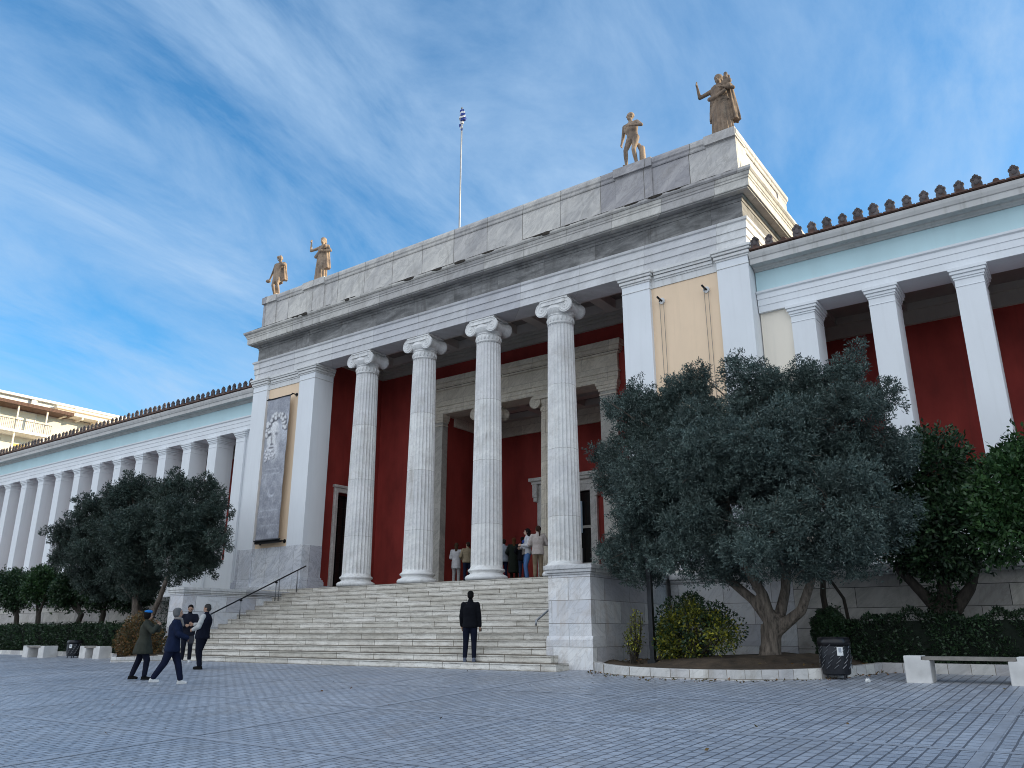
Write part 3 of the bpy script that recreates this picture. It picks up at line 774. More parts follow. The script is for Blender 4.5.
def add_hand(b, J, H, n, curl=.5, inward=1):
    w = J['wri'+n]; d = (w-J['elb'+n]).normalized(); s = 1 if n == 'L' else -1
    side = d.cross(Vector((s,0,0)))
    if side.length < .2: side = Vector((0,-1,0))
    side.normalize(); nrm = side.cross(d).normalized()
    pc = w+d*.032*H
    b.cap(w, w+d*.03*H, .015*H, .018*H, 8); b.cap(pc-side*.010*H, pc+side*.010*H, .014*H, .014*H, 8)
    L = (.036,.042,.038,.030)
    for i in range(4):
        o = w+d*.05*H+side*(.016-.0107*i)*H; m = o+d*L[i]*.55*H+nrm*(-.2*curl)*L[i]*H; e = m+d*L[i]*.45*H*(1-curl*.7)-nrm*L[i]*.5*curl*H
        b.cap(o, m, .0062*H, .0058*H, 6); b.cap(m, e, .0058*H, .005*H, 6)
    o = w+d*.018*H+side*.014*H; m = o+d*.02*H+side*.016*H; b.cap(o,m,.0075*H,.0065*H,6); b.cap(m, m+d*.02*H-nrm*.008*H, .0065*H,.0055*H,6)
def add_body(b, J, H, female=False, bulk=1.0, hands=True, yaw=0, pitch=0, muscle=0):
    p,w,c,n = J['pel'],J['waist'],J['chest'],J['neck']; k = bulk*H
    hw = .098 if female else .09; ww = .075 if female else .083; cw = .095 if female else .108
    b.loft([(p.x,p.y,p.z-.05*H,hw*.7*k,.055*k),(p.x,p.y,p.z,hw*k,.062*k),(w.x,w.y,w.z,ww*k,.052*k),(c.x,c.y,c.z-.05*H,cw*.95*k,.062*k),(c.x,c.y,c.z,cw*1.03*k,.066*k),(n.x,n.y,n.z-.045*H,.10*k,.052*k),(n.x,n.y,n.z-.01*H,.05*k,.038*k)])
    if muscle:
        for s in (-1,1): b.ell((c.x+s*.045*H,c.y-.045*H,c.z+.012*H),(.045*H,.026*H,.032*H)); b.ell((p.x+s*.04*H,p.y+.035*H,p.z),(.045*H,.04*H,.05*H))
    for s in ('L','R'):
        b.cap(J['hip'+s],J['kne'+s],.052*H*bulk,.033*H); b.cap(J['kne'+s],J['kne'+s].lerp(J['ank'+s],.35),.032*H,.033*H); b.cap(J['kne'+s].lerp(J['ank'+s],.3),J['ank'+s],.034*H,.020*H)
        a = J['ank'+s]; b.cap(a+Vector((0,.012*H,-.015*H)), a+Vector((0,-.075*H,-.026*H)), .022*H, .015*H, 8)
        b.cap(J['sho'+s],J['elb'+s],.033*H,.025*H); b.cap(J['elb'+s],J['wri'+s],.025*H,.017*H)
        b.cap(J['chest']+Vector((0,0,.05*H)), J['sho'+s], .05*H, .034*H)
        if hands: add_hand(b,J,H,s)
    return add_head(b,J,H,yaw,pitch)

def person(loc, rz, H, label, group, J, yaw=0, pitch=0, female=False, bulk=1.0, jacket='navy', jcol=(.02,.02,.03), hem=.47, jr=1.0, flare=1.0,
           tcol=(.02,.02,.03), scol=(.02,.02,.02), hair=(.03,.02,.015), hstyle='short', skin=(.45,.28,.2), extras=None, sleeve=None, tw=1.0):
    r = empty('person', loc, rz, label=label, cat='person', group=group)
    b = MB(); P = add_body(b,J,H,female,bulk,True,yaw,pitch)
    link('body', blob(b,.0115,2), cloth('skin_%02d'%int(skin[0]*100), skin, .12), r, smooth=True)
    # trousers
    b = MB(); k = H*bulk
    p = J['pel']; b.loft([(p.x,p.y,p.z-.07*H,.05*k,.04*k),(p.x,p.y,p.z-.03*H,.098*k,.072*k),(p.x,p.y,p.z+.05*H,.094*k,.068*k),(p.x,p.y,p.z+.09*H,.08*k,.058*k)])
    for s in ('L','R'):
        a = J['ank'+s]; kn = J['kne'+s]
        b.cap(J['hip'+s]-Vector((0,0,.01*H)),kn,.060*k*tw,.042*H*tw); b.cap(kn,a+(kn-a).normalized()*.018*H,.042*H*tw,.033*H*tw)
        m = kn.lerp(a,.8); b.ell(m,(.036*H*tw,.036*H*tw,.02*H),None,10,6); b.ell(kn,(.043*H*tw,.043*H*tw,.02*H),None,10,6)
    link('trousers', blob(b,.014,2), cloth('cloth_'+'_'.join('%03d'%int(c*999) for c in tcol), tcol), r, smooth=True)
    # jacket
    b = MB(); w,c,n = J['waist'],J['chest'],J['neck']; z0 = hem*H; hf = flare
    q = Vector((p.x,p.y,0)); fold = (lambda a,j: 1+.035*math.sin(7*a+j)*(1 if j < 3 else .3))
    rings = [(q.x,q.y,z0,.108*k*hf*jr,.083*k*hf*jr),(q.x,q.y,z0+.03*H,.110*k*hf*jr,.085*k*hf*jr)]
    if z0 < .5*H: rings.append((q.x,q.y,.53*H,.107*k*jr*(1+(hf-1)*.5),.080*k*jr*(1+(hf-1)*.5)))
    rings += [(w.x,w.y,w.z+.01*H,.098*k*jr,.072*k*jr),(c.x,c.y,c.z-.03*H,.108*k*jr,.080*k*jr),(c.x,c.y,c.z+.02*H,.110*k*jr,.078*k*jr),(n.x,n.y,n.z-.03*H,.080*k*jr,.056*k*jr),(n.x,n.y,n.z+.005*H,.046*k*jr,.042*k*jr)]
    b.loft(rings, 24, 0, fold); b.cap(n+Vector((0,0,-.01*H)), n+Vector((0,.004*H,.022*H)), .041*H, .037*H)
    for s in ('L','R'):
        b.cap(J['neck']+Vector((0,0,-.035*H)),J['sho'+s]+Vector((0,0,-.004*H)),.036*H*jr,.040*H*jr); b.cap(J['chest']+Vector((0,0,.02*H)),J['sho'+s],.055*H*jr,.038*H*jr); 
        arm = MB() if sleeve else b
        arm.cap(J['sho'+s],J['elb'+s],.040*H*jr,.035*H*jr); arm.cap(J['elb'+s],J['elb'+s].lerp(J['wri'+s],.93),.037*H*jr,.028*H*jr)
        m = J['sho'+s].lerp(J['elb'+s],.6); arm.ell(m,(.043*H*jr,.043*H*jr,.02*H),None,10,6)
        if sleeve: link('sleeve', blob(arm,.014,2), cloth('sleeve_%d'%int(sleeve[0]*99), sleeve), r, smooth=True)
    link('jacket', blob(b,.0145,2), cloth('cloth_'+'_'.join('%03d'%int(c*999) for c in jcol), jcol), r, smooth=True)
    for s in ('L','R'):
        a = J['ank'+s]; b = MB(); b.cap(a+Vector((0,.018*H,-.020*H)), a+Vector((0,-.078*H,-.030*H)), .026*H, .019*H, 10); b.ell(a+Vector((0,.0,-.01*H)),(.027*H,.034*H,.028*H),None,10,6)
        b.box(a.x-.024*H,a.x+.024*H,a.y-.09*H,a.y+.045*H,a.z-.052*H,a.z-.036*H)
        link('shoe', blob(b,.011,2), cloth('shoe_%d'%int(scol[0]*99), scol), r, smooth=True)
    b = MB(); Rm = Matrix.Rotation(yaw,3,'Z') @ Matrix.Rotation(pitch,3,'X')
    if hstyle != 'hood':
        b.ell(P(0,.014,.024),(.049*H,.056*H,.052*H),Rm); b.ell(P(0,.026,-.002),(.046*H,.044*H,.05*H),Rm)
    if hstyle == 'beard': b.ell(P(0,-.022,-.046),(.034*H,.030*H,.026*H),Rm)
    if hstyle == 'bob': b.ell(P(0,.018,-.005),(.058*H,.056*H,.062*H),Rm); b.ell(P(0,.02,.02),(.058*H,.062*H,.055*H),Rm)
    if hstyle in ('long','pony'):
        b.ell(P(0,.02,.01),(.055*H,.058*H,.06*H),Rm)
        if hstyle == 'long': b.cap(P(0,.032,-.01),P(0,.045,-.13),.044*H,.035*H)
        else: b.cap(P(0,.06,.02),P(.01,.075,-.09),.018*H,.016*H); b.cap(P(.01,.075,-.09),P(.01,.07,-.15),.017*H,.007*H)
    link('hair', blob(b,.012,1), cloth('hair_%d_%d'%(int(hair[0]*99),int(hair[2]*99)), hair, .4), r, smooth=True)
    b = MB()
    for s in (-1,1): b.ell(P(s*.017,-.0475,.004),(.006*H,.0035*H,.004*H),None,8,6)
    link('eyes', b.mesh('eyes'), cloth('eye',(.02,.015,.012)), r, smooth=True)
    if extras: extras(r,J,H,P)
    return r

def statue(x, label, group, fn, H=2.42, yaw=.0, mat='statue'):
    r = empty('statue', (x,23.5,17.05), yaw, label=label, cat='statue', group=group)
    b = MB(); fn(b,H); link('figure', blob(b,.020,1), M[mat], r, smooth=True)
    q = MB().box(-.42,.42,-.34,.34,0.006,.13); link('plinth', q.mesh('plinth'), M[mat], r)
def drape(b, H, z0, z1, rx, ry, k=13, amp=.09, cx=0, cy=0, rx1=None, ry1=None):
    n = 14; rx1 = rx1 or rx*.8; ry1 = ry1 or ry*.8
    b.loft([(cx,cy,(z0+(z1-z0)*i/n)*H,(rx+(rx1-rx)*i/n)*H,(ry+(ry1-ry)*i/n)*H) for i in range(n+1)], 72, 0, lambda a,j: 1+amp*math.sin(k*a+.25*j)*(1-.5*j/n)+amp*.4*math.sin(k*2.3*a))
base = .13/2.42
def fold(b, H, cx, cy, z0, z1, rx, ry):
    n = 10
    b.loft([((cx*(1.25-.3*i/n))*H, cy*H, (z0+(z1-z0)*i/n)*H, rx*(1.15-.45*i/n)*H, ry*(1.1-.3*i/n)*H) for i in range(n+1)], 40, 0, lambda a,j: 1+.20*math.sin(5*a+.3*j)*(1-.4*j/n)+.08*math.sin(9*a))
def s1(b,H):
    J = skel(H,(.11,-.05,.05+base),(-.05,.02,.05+base),(.12,-.12,.80),(-.24,.03,.50),lean=(.03,.0),el=(1,.4,-.8),er=(-.4,.8,0),pz=.53+base*.5)
    add_body(b,J,H,False,1.05,True,.5,0,1)
    drape(b,H,.38,.80,.115,.085,9,.07,.01,0,.10,.07)
    fold(b,H,.13,.03,.42,.82,.05,.045); b.ell((.15*H,-.14*H,.86*H),(.035*H,.03*H,.06*H))
    b.ell((-.27*H,.03*H,.49*H),(.06*H,.045*H,.035*H)); b.ell((0,0,.955*H),(.055*H,.062*H,.04*H)); b.cap((-.09*H,.1*H,.05*H),(-.07*H,.08*H,.42*H),.05*H,.035*H)
def s2(b,H):
    J = skel(H,(.05,-.03,.05+base),(-.05,.02,.05+base),(.10,-.10,.66),(-.25,-.06,.90),el=(1,.3,-.6),er=(-.5,0,-1),pz=.53+base*.5)
    add_body(b,J,H,True,1.05,True,.25)
    drape(b,H,.055,.62,.125,.10,12,.12,0,0,.105,.08); drape(b,H,.56,.81,.115,.085,10,.06)
    b.cap((-.10*H,-.07*H,.58*H),(.10*H,-.06*H,.78*H),.035*H,.04*H); fold(b,H,.12,.0,.30,.82,.055,.05)
    b.ell((0,.01*H,.965*H),(.056*H,.065*H,.05*H)); b.ell((0,.05*H,.93*H),(.04*H,.04*H,.04*H))
def s3(b,H):
    J = skel(H,(.05,.02,.05+base),(-.085,-.05,.05+base),(.08,-.13,.68),(-.17,-.02,.52),lean=(-.01,0),el=(1,.4,-.3),er=(-.4,.6,0),pz=.53+base*.5,sway=.015)
    add_body(b,J,H,False,1.05,True,-.5,.15,1)
    b.cap((.13*H,.05*H,.03*H),(.13*H,.05*H,.36*H),.05*H,.042*H); b.ell((0,.005*H,.955*H),(.052*H,.058*H,.045*H))
    b.cap((.13*H,.05*H,.30*H),(.09*H,.03*H,.42*H),.035*H,.03*H)
def s4(b,H):
    J = skel(H,(.06,-.03,.05+base),(-.06,.02,.05+base),(.10,-.13,.70),(-.27,-.09,.88),el=(1,.3,-.6),er=(-.6,0,-1),pz=.53+base*.5,sh=.12)
    add_body(b,J,H,True,1.2,True,.1)
    drape(b,H,.055,.64,.145,.115,15,.12,0,0,.115,.09); drape(b,H,.55,.82,.14,.10,11,.07)
    fold(b,H,-.11,.05,.36,.82,.05,.05); fold(b,H,.13,.05,.24,.82,.055,.06)
    b.ell((0,.01*H,.96*H),(.06*H,.068*H,.055*H)); b.cap((0,.045*H,.93*H),(0,.07*H,.78*H),.055*H,.07*H)
    for (dx,dy,dz,rr) in ((.13,-.09,.76,.05),(.14,-.10,.83,.036),(.15,-.10,.885,.028),(.18,-.08,.78,.036),(.17,-.08,.70,.040),(.17,-.06,.86,.022)): b.ell((dx*H,dy*H,dz*H),(rr*H,rr*H,rr*1.15*H),None,10,8)
    b.cap((-.02*H,-.11*H,.60*H),(.11*H,-.10*H,.64*H),.03*H,.03*H); b.cap((-.11*H,-.09*H,.62*H),(0,-.11*H,.60*H),.03*H,.03*H)
statue(-31.68,'statue of a striding man in short cloak, leftmost on the roof parapet','rooftop statues',s1,2.5,.2)
statue(-28.35,'statue of a robed woman raising her hand, near the left end of the parapet','rooftop statues',s2,2.5,.15)
statue(-11.40,'statue of an unclothed youth beside a tree stump on the roof parapet','rooftop statues',s3,2.55,-.1)
statue(-7.95,'large veiled statue holding a bundle on the right corner of the roof parapet','rooftop statues',s4,2.62,-.1,'statue_dark')

# flagpole and furled flag
fp = empty('flagpole', (-21.33,25.5,15.9), label='thin pale flagpole rising above the middle of the roof parapet', cat='flagpole')
b = MB(); b.tube([(0,0,0),(0,0,9.3)], [.05,.03], 10); b.ell((0,0,9.36),(.05,.05,.06),None,10,8); b.lathe([(.14,0),(.14,.04),(.07,.08),(.05,.2)], seg=12)
link('pole', b.mesh('pole'), M['steel'], fp)
fl = empty('flag', (-21.33,25.5,24.1), label='blue and white striped flag furled tightly round the top of the flagpole', cat='flag')
b = MB(); rngf = random.Random(3)
for i in range(9):
    z = 1.0-.13*i; rr = (.10,.12,.15,.17,.15,.10,.08,.06,.05)[i]
    b.add(*(lambda m:(m.v,m.f))(MB().loft([(.05*math.sin(i*1.7)+(.07 if 1<i<5 else -.03),.03*math.cos(i),z-.075,rr*.9,rr*.6),(.05*math.sin(i*1.7+.5)+(.07 if 1<i<5 else -.03),.02,z+.075,rr,rr*.6)],18,0,lambda a,j:1+.22*math.sin(4*a+i))), i%2)
link('cloth', b.mesh('cloth'), [M['navy'],M['cloth_white']], fl)
b = MB(); b.tube([(.06,0,-.9),(.06,.0,.9)],.008,5); link('halyard', b.mesh('halyard'), M['steel'], fl)

# ------------------------------------------------------------------ banner with a printed stone head
def banner():
    x0,x1,z0,z1 = -30.66,-29.06,4.88,11.42
    bn = empty('hanging_banner', (x0,22.86,z0), label='tall grey banner with a white sculpted bearded head, hanging left of the columns', cat='banner')
    nu,nv = 76,310
    U,Vv = np.meshgrid(np.linspace(0,1,nu), np.linspace(0,1,nv)); asp = (z1-z0)/(x1-x0)
    X = .47+(U-.47)/1.12+.02; T0 = asp-1.15; Y = T0+(Vv*asp-T0)/1.12                                  # width units
    col = np.zeros((nv,nu,3)); r2 = np.random.default_rng(5)
    def noise(n1,n2):
        g = r2.random((n2,n1)); xi = U*(n1-1.001); yi = Vv*(n2-1.001); a = xi.astype(int); c = yi.astype(int); fx = xi-a; fy = yi-c
        return (g[c,a]*(1-fx)*(1-fy)+g[c,a+1]*fx*(1-fy)+g[c+1,a]*(1-fx)*fy+g[c+1,a+1]*fx*fy)
    ns = noise(6,22)*.5+noise(16,60)*.3+noise(40,160)*.2
    base = np.array([.25,.26,.30]); hi = np.array([.46,.47,.51])
    f = np.clip((ns-.3)*1.8,0,1)[...,None]*np.clip(1.15-Y/asp*.5,0,1)[...,None]
    col[:] = base*(1-f*.8)+hi*f*.8
    def paint(mask, c, a=1.0): 
        m = np.clip(mask,0,1)[...,None]*a; col[:] = col*(1-m)+np.array(c)*m
    def E(cx,cy,rx,ry,rot=0,soft=.15):
        dx = X-cx; dy = Y-cy; c,s = math.cos(rot),math.sin(rot); u = (dx*c+dy*s)/rx; v = (-dx*s+dy*c)/ry
        return (1-np.sqrt(u*u+v*v))/soft
    T = asp
    W = (.66,.66,.67); G = (.42,.43,.47); K = (.07,.07,.09)
    paint(E(.86,T-.95,.28,.5,0,.5), (.55,.57,.62), .7)            # pale mass behind
    paint(E(.52,T-1.58,.20,.30,0,.6), (.50,.51,.54))                    # neck
    paint(E(.42,T-1.12,.27,.44), W)                                # face
    paint(E(.60,T-1.15,.14,.36,0,.5), G, .8)
    paint(E(.36,T-1.50,.22,.22), (.62,.62,.65)); paint(E(.30,T-1.62,.15,.16,0,.4), G, .9)
    for i in range(70):                                            # curls
        a = r2.uniform(-.2,math.pi+.5); rr = r2.uniform(.75,1.12); cx = .50+.36*rr*math.cos(a); cy = T-.92+.36*rr*math.sin(a)
        if cy < T-1.3: continue
        paint(E(cx+.02,cy-.02,.075,.065), K, .75); paint(E(cx,cy,.062,.055,0,.35), W, .95)
    for i in range(26):
        cx = r2.uniform(.12,.5); cy = T-r2.uniform(1.48,1.78); paint(E(cx+.012,cy-.014,.045,.045), K,.6); paint(E(cx,cy,.04,.036,0,.4),(.72,.72,.75),.9)
    paint(E(.29,T-1.07,.10,.06,.15,.6), K,.75); paint(E(.52,T-1.08,.08,.055,-.15,.6), K,.7)
    paint(E(.30,T-1.0,.12,.03,.2,.4), W,1); paint(E(.54,T-1.0,.11,.03,-.2,.4), W,1)
    paint(E(.35,T-1.22,.032,.15,.05,.4), K,.65); paint(E(.40,T-1.2,.03,.16), W,1); paint(E(.37,T-1.34,.07,.03), K,.8)
    paint(E(.36,T-1.43,.11,.028), K,.85); paint(E(.36,T-1.47,.09,.02,0,.4), W,.8)
    paint(E(.52,T-2.62,.13,.12), (.6,.62,.68),.6); paint(E(.56,T-2.56,.12,.11), base,.9)     # crescent
    for (yy,xa,xb,n) in ((2.0,.25,.8,10),(2.12,.2,.8,12),(3.05,.15,.85,15),(3.2,.12,.6,9),(3.42,.15,.9,14),(3.62,.5,.85,7)):
        for q in range(n):                                          # faint worn print, not legible
            cx = xa+(xb-xa)*q/n; paint(E(cx,T-yy,r2.uniform(.012,.03),r2.uniform(.008,.022),r2.uniform(-1,1)), (.52,.54,.60), .7)
    for _ in range(2):                                              # soften like a worn photographic print
        p_ = np.pad(col, ((1,1),(1,1),(0,0)), 'edge'); col = (p_[:-2,1:-1]+p_[2:,1:-1]+p_[1:-1,:-2]+p_[1:-1,2:]+2*p_[1:-1,1:-1])/6
    col = col*(.80+.4*noise(40,150)[...,None])
    edge = ((U<.012)|(U>.988)|(Vv<.004)|(Vv>.996)); col[edge] = (.10,.10,.12)
    zz = z0+Vv*(z1-z0); xx = x0+U*(x1-x0)+.02*Vv; yy = 22.86+.012*np.sin(U*9+Vv*5)+.01*np.sin(Vv*31)
    front = np.stack([xx-x0,yy-22.86,zz-z0],-1).reshape(-1,3); back = front+np.array([0,.008,0])
    i,j = np.meshgrid(np.arange(nv-1),np.arange(nu-1),indexing='ij'); a = (i*nu+j).ravel(); N = nu*nv
    F = np.stack([a,a+1,a+nu+1,a+nu],1); B = np.stack([a+N,a+nu+N,a+nu+1+N,a+1+N],1)
    me = bpy.data.meshes.new('cloth'); me.from_pydata(np.concatenate([front,back]).tolist(), [], np.concatenate([F,B]).tolist())
    at = me.color_attributes.new('print','FLOAT_COLOR','POINT')
    c4 = np.ones((2*N,4)); c4[:N,:3] = col.reshape(-1,3); c4[N:,:3] = .4; at.data.foreach_set('color', c4.ravel())
    t = NT('printed_banner_cloth'); va = t.n('VertexColor'); va.layer_name = 'print'; mt = t.fin(va.outputs[0], .6, t.noise(9), .1)
    link('cloth', me, mt, bn, smooth=True)
    b = MB(); L = x1-x0
    b.tube([(-.08,0,L*0+z1-z0+.02),(L+.12,0,z1-z0+.02)],.03,8); link('top_rod', b.mesh('r'), M['dark_metal'], bn)
    b = MB(); b.tube([(-.08,0,-.03),(L+.12,0,-.03)],.035,8); b.box(-.06,L+.06,.02,.16,-.16,-.06); link('bottom_rod', b.mesh('r'), M['dark_metal'], bn)
    for (x,z) in ((.02,z1-z0+.08),(L+.1,z1-z0+.08),(.02,-.1),(L+.1,-.1)):
        b = MB(); b.tube([(x,.29,z),(x,.0,z)],.03,8); b.tube([(x,.30,z),(x,.27,z)],.09,12); link('bracket', b.mesh('b'), M['dark_metal'], bn)
banner()

# ------------------------------------------------------------------ people
def sd(H, **k): return skel(H, **k)
STAND = dict(fl=(.06,0,.052), fr=(-.06,.0,.052))
W1 = (.75,.74,.72)
def ex_beret(r,J,H,P):
    b = MB(); b.ell(P(0,.012,.055),(.058*H,.062*H,.028*H)); link('beret', blob(b,.012,1), cloth('beret_blue',(.03,.22,.62)), r, smooth=True)
    b = MB(); b.cap(P(-.01,-.07,-.02),P(.03,-.09,-.03),.012*H,.012*H); link('phone', b.mesh('phone'), M['dark_metal'], r)
def ex_scarf(r,J,H,P):
    b = MB(); b.ell(P(0,0,-.07),(.055*H,.055*H,.026*H)); b.cap(P(0,-.05,-.08),P(.02,-.07,-.16),.02*H,.018*H); link('scarf', blob(b,.012,1), cloth('scarf',(.30,.27,.25)), r, smooth=True)
    b = MB(); c = J['wriR']+Vector((0,-.04*H,-.0*H)); b.box(c.x-.03,c.x+.06,c.y-.05,c.y+.05,c.z-.12,c.z+.05); link('bag', b.mesh('bag'), cloth('bag',(.05,.05,.06)), r)
def ex_band(r,J,H,P):
    b = MB(); p = J['pel']; b.loft([(p.x,p.y,.468*H,.119*H,.093*H),(p.x,p.y,.485*H,.119*H,.093*H)],24); link('hem_band', b.mesh('band'), M['cloth_white'], r)
# the two women crossing the plaza, walking to the right of the photo
H = 1.66
person((-19.75,11.72,gz(11.72)), R(138), H, 'person in a long olive green coat and bright blue beret walking across the plaza', 'people on the plaza',
  skel(H,fl=(.04,.13,.06),fr=(-.05,-.07,.06),hl=(.05,-.16,.80),hr=(-.05,-.17,.78),lean=(0,-.01),kl=(0,-1,0)), yaw=.1, female=True, jcol=(.055,.058,.045), hem=.37, flare=1.45, jr=1.12, tcol=(.012,.014,.028), scol=(.01,.01,.01), hair=(.012,.01,.01), hstyle='bob', extras=ex_beret, tw=1.1)
H = 1.70
person((-17.75,11.25,gz(11.25)), R(136), H, 'person with grey bob in dark navy jacket and white trainers striding across the plaza', 'people on the plaza',
  skel(H,fl=(.045,-.14,.055),fr=(-.04,.20,.085),hl=(.07,-.17,.58),hr=(-.06,-.20,.60),lean=(0,-.015),pz=.515), yaw=-.1, female=True, jcol=(.014,.022,.055), hem=.42, flare=1.08, jr=1.12, tcol=(.012,.016,.04), scol=(.75,.74,.72), hair=(.17,.17,.17), hstyle='bob', extras=ex_scarf, tw=1.15)
# two men chatting by the steps
H = 1.84
person((-24.95,16.3,gz(16.3)), R(62), H, 'bearded person in dark jacket and white trainers looking at a phone near the steps', 'people on the plaza',
  skel(H,fl=(.07,-.02,.052),fr=(-.05,.03,.052),hl=(.05,-.15,.66),hr=(-.07,-.15,.64),lean=(0,-.02)), yaw=-.2, pitch=.25, jcol=(.016,.018,.03), hem=.47, jr=1.12, tcol=(.013,.015,.025), scol=(.7,.7,.7), hair=(.015,.012,.01), hstyle='beard')
H = 1.82
person((-21.6,14.6,gz(14.6)), R(-58), H, 'stocky person in black jacket with white sleeves and striped hem near the steps', 'people on the plaza',
  skel(H,fl=(.05,.03,.052),fr=(-.06,-.03,.052),hl=(.08,-.13,.60),hr=(-.05,-.18,.68),lean=(0,.03)), pitch=.2, bulk=1.14, jcol=(.010,.012,.024), hem=.46, jr=1.12, tcol=(.010,.012,.024), scol=(.01,.01,.01), hair=(.06,.06,.06), sleeve=(.62,.62,.60), extras=ex_band, tw=1.15)
# the man climbing the steps, seen from behind
H = 1.80
def ex_cam(r,J,H,P):
    b = MB(); c = J['wriR']+Vector((-.01,-.02,-.09)); b.box(c.x-.035,c.x+.035,c.y-.02,c.y+.02,c.z-.04,c.z+.04); link('phone', b.mesh('phone'), M['dark_metal'], r)
person((-13.78,17.27,.178), R(-147), H, 'person in black jacket and dark trousers climbing the first step, seen from behind', 'people on the steps',
  skel(H,fl=(.07,-.0,.052),fr=(-.065,.03,.052),hl=(.13,-.08,.50),hr=(-.15,-.02,.44),lean=(0,-.012),sh=.102), jcol=(.008,.009,.013), hem=.47, jr=1.02, flare=1.0, tcol=(.010,.013,.028), scol=(.16,.18,.24), hair=(.01,.01,.01), extras=ex_cam, bulk=1.0)
# people at the top of the steps
gp = 'people standing in the portico'
H = 1.80
def ex_tote(r,J,H,P):
    b = MB(); b.box(-.16,.13,-.19,-.12,.56*H,.70*H); link('bag', b.mesh('bag'), cloth('tote',(.20,.17,.14)), r)
def ex_print(r,J,H,P):
    b = MB(); c = J['chest']
    for i in range(5): b.box(c.x-.11+.05*i,c.x-.075+.05*i,c.y-.165,c.y-.15,c.z-.02-.03*(i%2),c.z+.06)
    link('shirt_print', b.mesh('p'), cloth('print_blue',(.04,.10,.42)), r)
    b = MB(); b.box(-.13,.13,-.17,-.10,.50*H,.60*H); link('bag', b.mesh('bag'), cloth('pouch',(.28,.25,.22)), r)
person((-16.72,24.2,2.67), R(-42), 1.88, 'dark-haired person in white printed top and blue jeans at the top of the steps', gp,
  skel(1.88,fl=(.05,-.02,.052),fr=(-.04,.02,.052),hl=(.10,-.13,.66),hr=(-.02,-.14,.62)), yaw=-.3, female=True, jcol=(.62,.63,.66), hem=.50, tcol=(.10,.20,.42), scol=(.03,.04,.1), hair=(.02,.012,.01), hstyle='long', extras=ex_print, skin=(.55,.36,.28))
person((-15.72,23.4,2.67), R(-140), 1.82, 'person in padded beige jacket and khaki trousers with ponytail at the top of the steps', gp,
  skel(1.82,hl=(.08,-.12,.62),hr=(-.10,-.13,.66),**STAND), yaw=.5, female=True, jcol=(.50,.44,.41), hem=.45, jr=1.08, tcol=(.24,.18,.12), scol=(.12,.10,.08), hair=(.04,.022,.015), hstyle='pony')
person((-20.2,24.4,2.67), R(-150), 1.60, 'person in long pale coat and light trousers standing left of the third column', gp,
  skel(1.60,hl=(.05,-.12,.62),hr=(-.06,-.12,.60),**STAND), female=True, jcol=(.50,.49,.50), hem=.38, jr=1.02, tcol=(.36,.35,.35), scol=(.3,.28,.26), hair=(.06,.035,.02), hstyle='long')
person((-19.62,24.38,2.67), R(-135), 1.60, 'person in tan jacket with crossbody bag and navy trousers close to the third column', gp,
  skel(1.60,hl=(.10,-.10,.58),hr=(-.06,-.12,.62),**STAND), yaw=.4, jcol=(.26,.21,.14), hem=.50, jr=1.15, tcol=(.012,.016,.04), scol=(.02,.02,.02), hair=(.03,.02,.015))
person((-19.02,25.9,2.85), R(-130), 1.62, 'person in pale blue jacket partly hidden behind the right edge of the third column', gp,
  skel(1.62,hl=(.10,-.10,.58),hr=(-.06,-.12,.62),**STAND), jcol=(.38,.42,.48), hem=.45, jr=1.1, tcol=(.012,.016,.05), scol=(.02,.02,.02), hair=(.03,.02,.015))
person((-18.6,26.0,2.85), R(-145), 1.66, 'auburn-haired person in long dark green coat standing in the portico', gp,
  skel(1.66,hl=(.10,-.10,.58),hr=(-.06,-.12,.62),**STAND), female=True, jcol=(.022,.028,.022), hem=.18, jr=1.15, flare=1.12, tcol=(.01,.01,.01), scol=(.01,.01,.01), hair=(.13,.055,.025), hstyle='long')
person((-17.98,25.7,2.85), R(-150), 1.62, 'person in black jacket and dark blue jeans standing beside the long green coat', gp,
  skel(1.62,hl=(.10,-.10,.58),hr=(-.06,-.12,.62),**STAND), jcol=(.010,.010,.014), hem=.44, jr=1.12, tcol=(.03,.045,.09), scol=(.01,.01,.01), hair=(.015,.012,.01))
# ------------------------------------------------------------------ vegetation
def leaf_mesh(name, c, d, L, W, r):
    n = len(c); d = d/np.maximum(1e-6,np.linalg.norm(d,axis=1,keepdims=True))
    q = r.normal(size=(n,3)); s = np.cross(d,q); s /= np.maximum(1e-6,np.linalg.norm(s,axis=1,keepdims=True))
    Ls = (L*r.uniform(.7,1.25,(n,1))); Ws = (W*r.uniform(.75,1.25,(n,1))); up = np.cross(s,d)
    v = np.stack([c, c+d*Ls*.5+s*Ws*.5+up*Ws*.15, c+d*Ls, c+d*Ls*.5-s*Ws*.5+up*Ws*.15],1).reshape(-1,3)
    me = bpy.data.meshes.new(name); me.vertices.add(4*n); me.vertices.foreach_set('co', v.ravel().astype('f'))
    me.loops.add(4*n); me.polygons.add(n); me.loops.foreach_set('vertex_index', np.arange(4*n)); me.polygons.foreach_set('loop_start', np.arange(0,4*n,4))
    me.update(calc_edges=True); me.validate(); return me
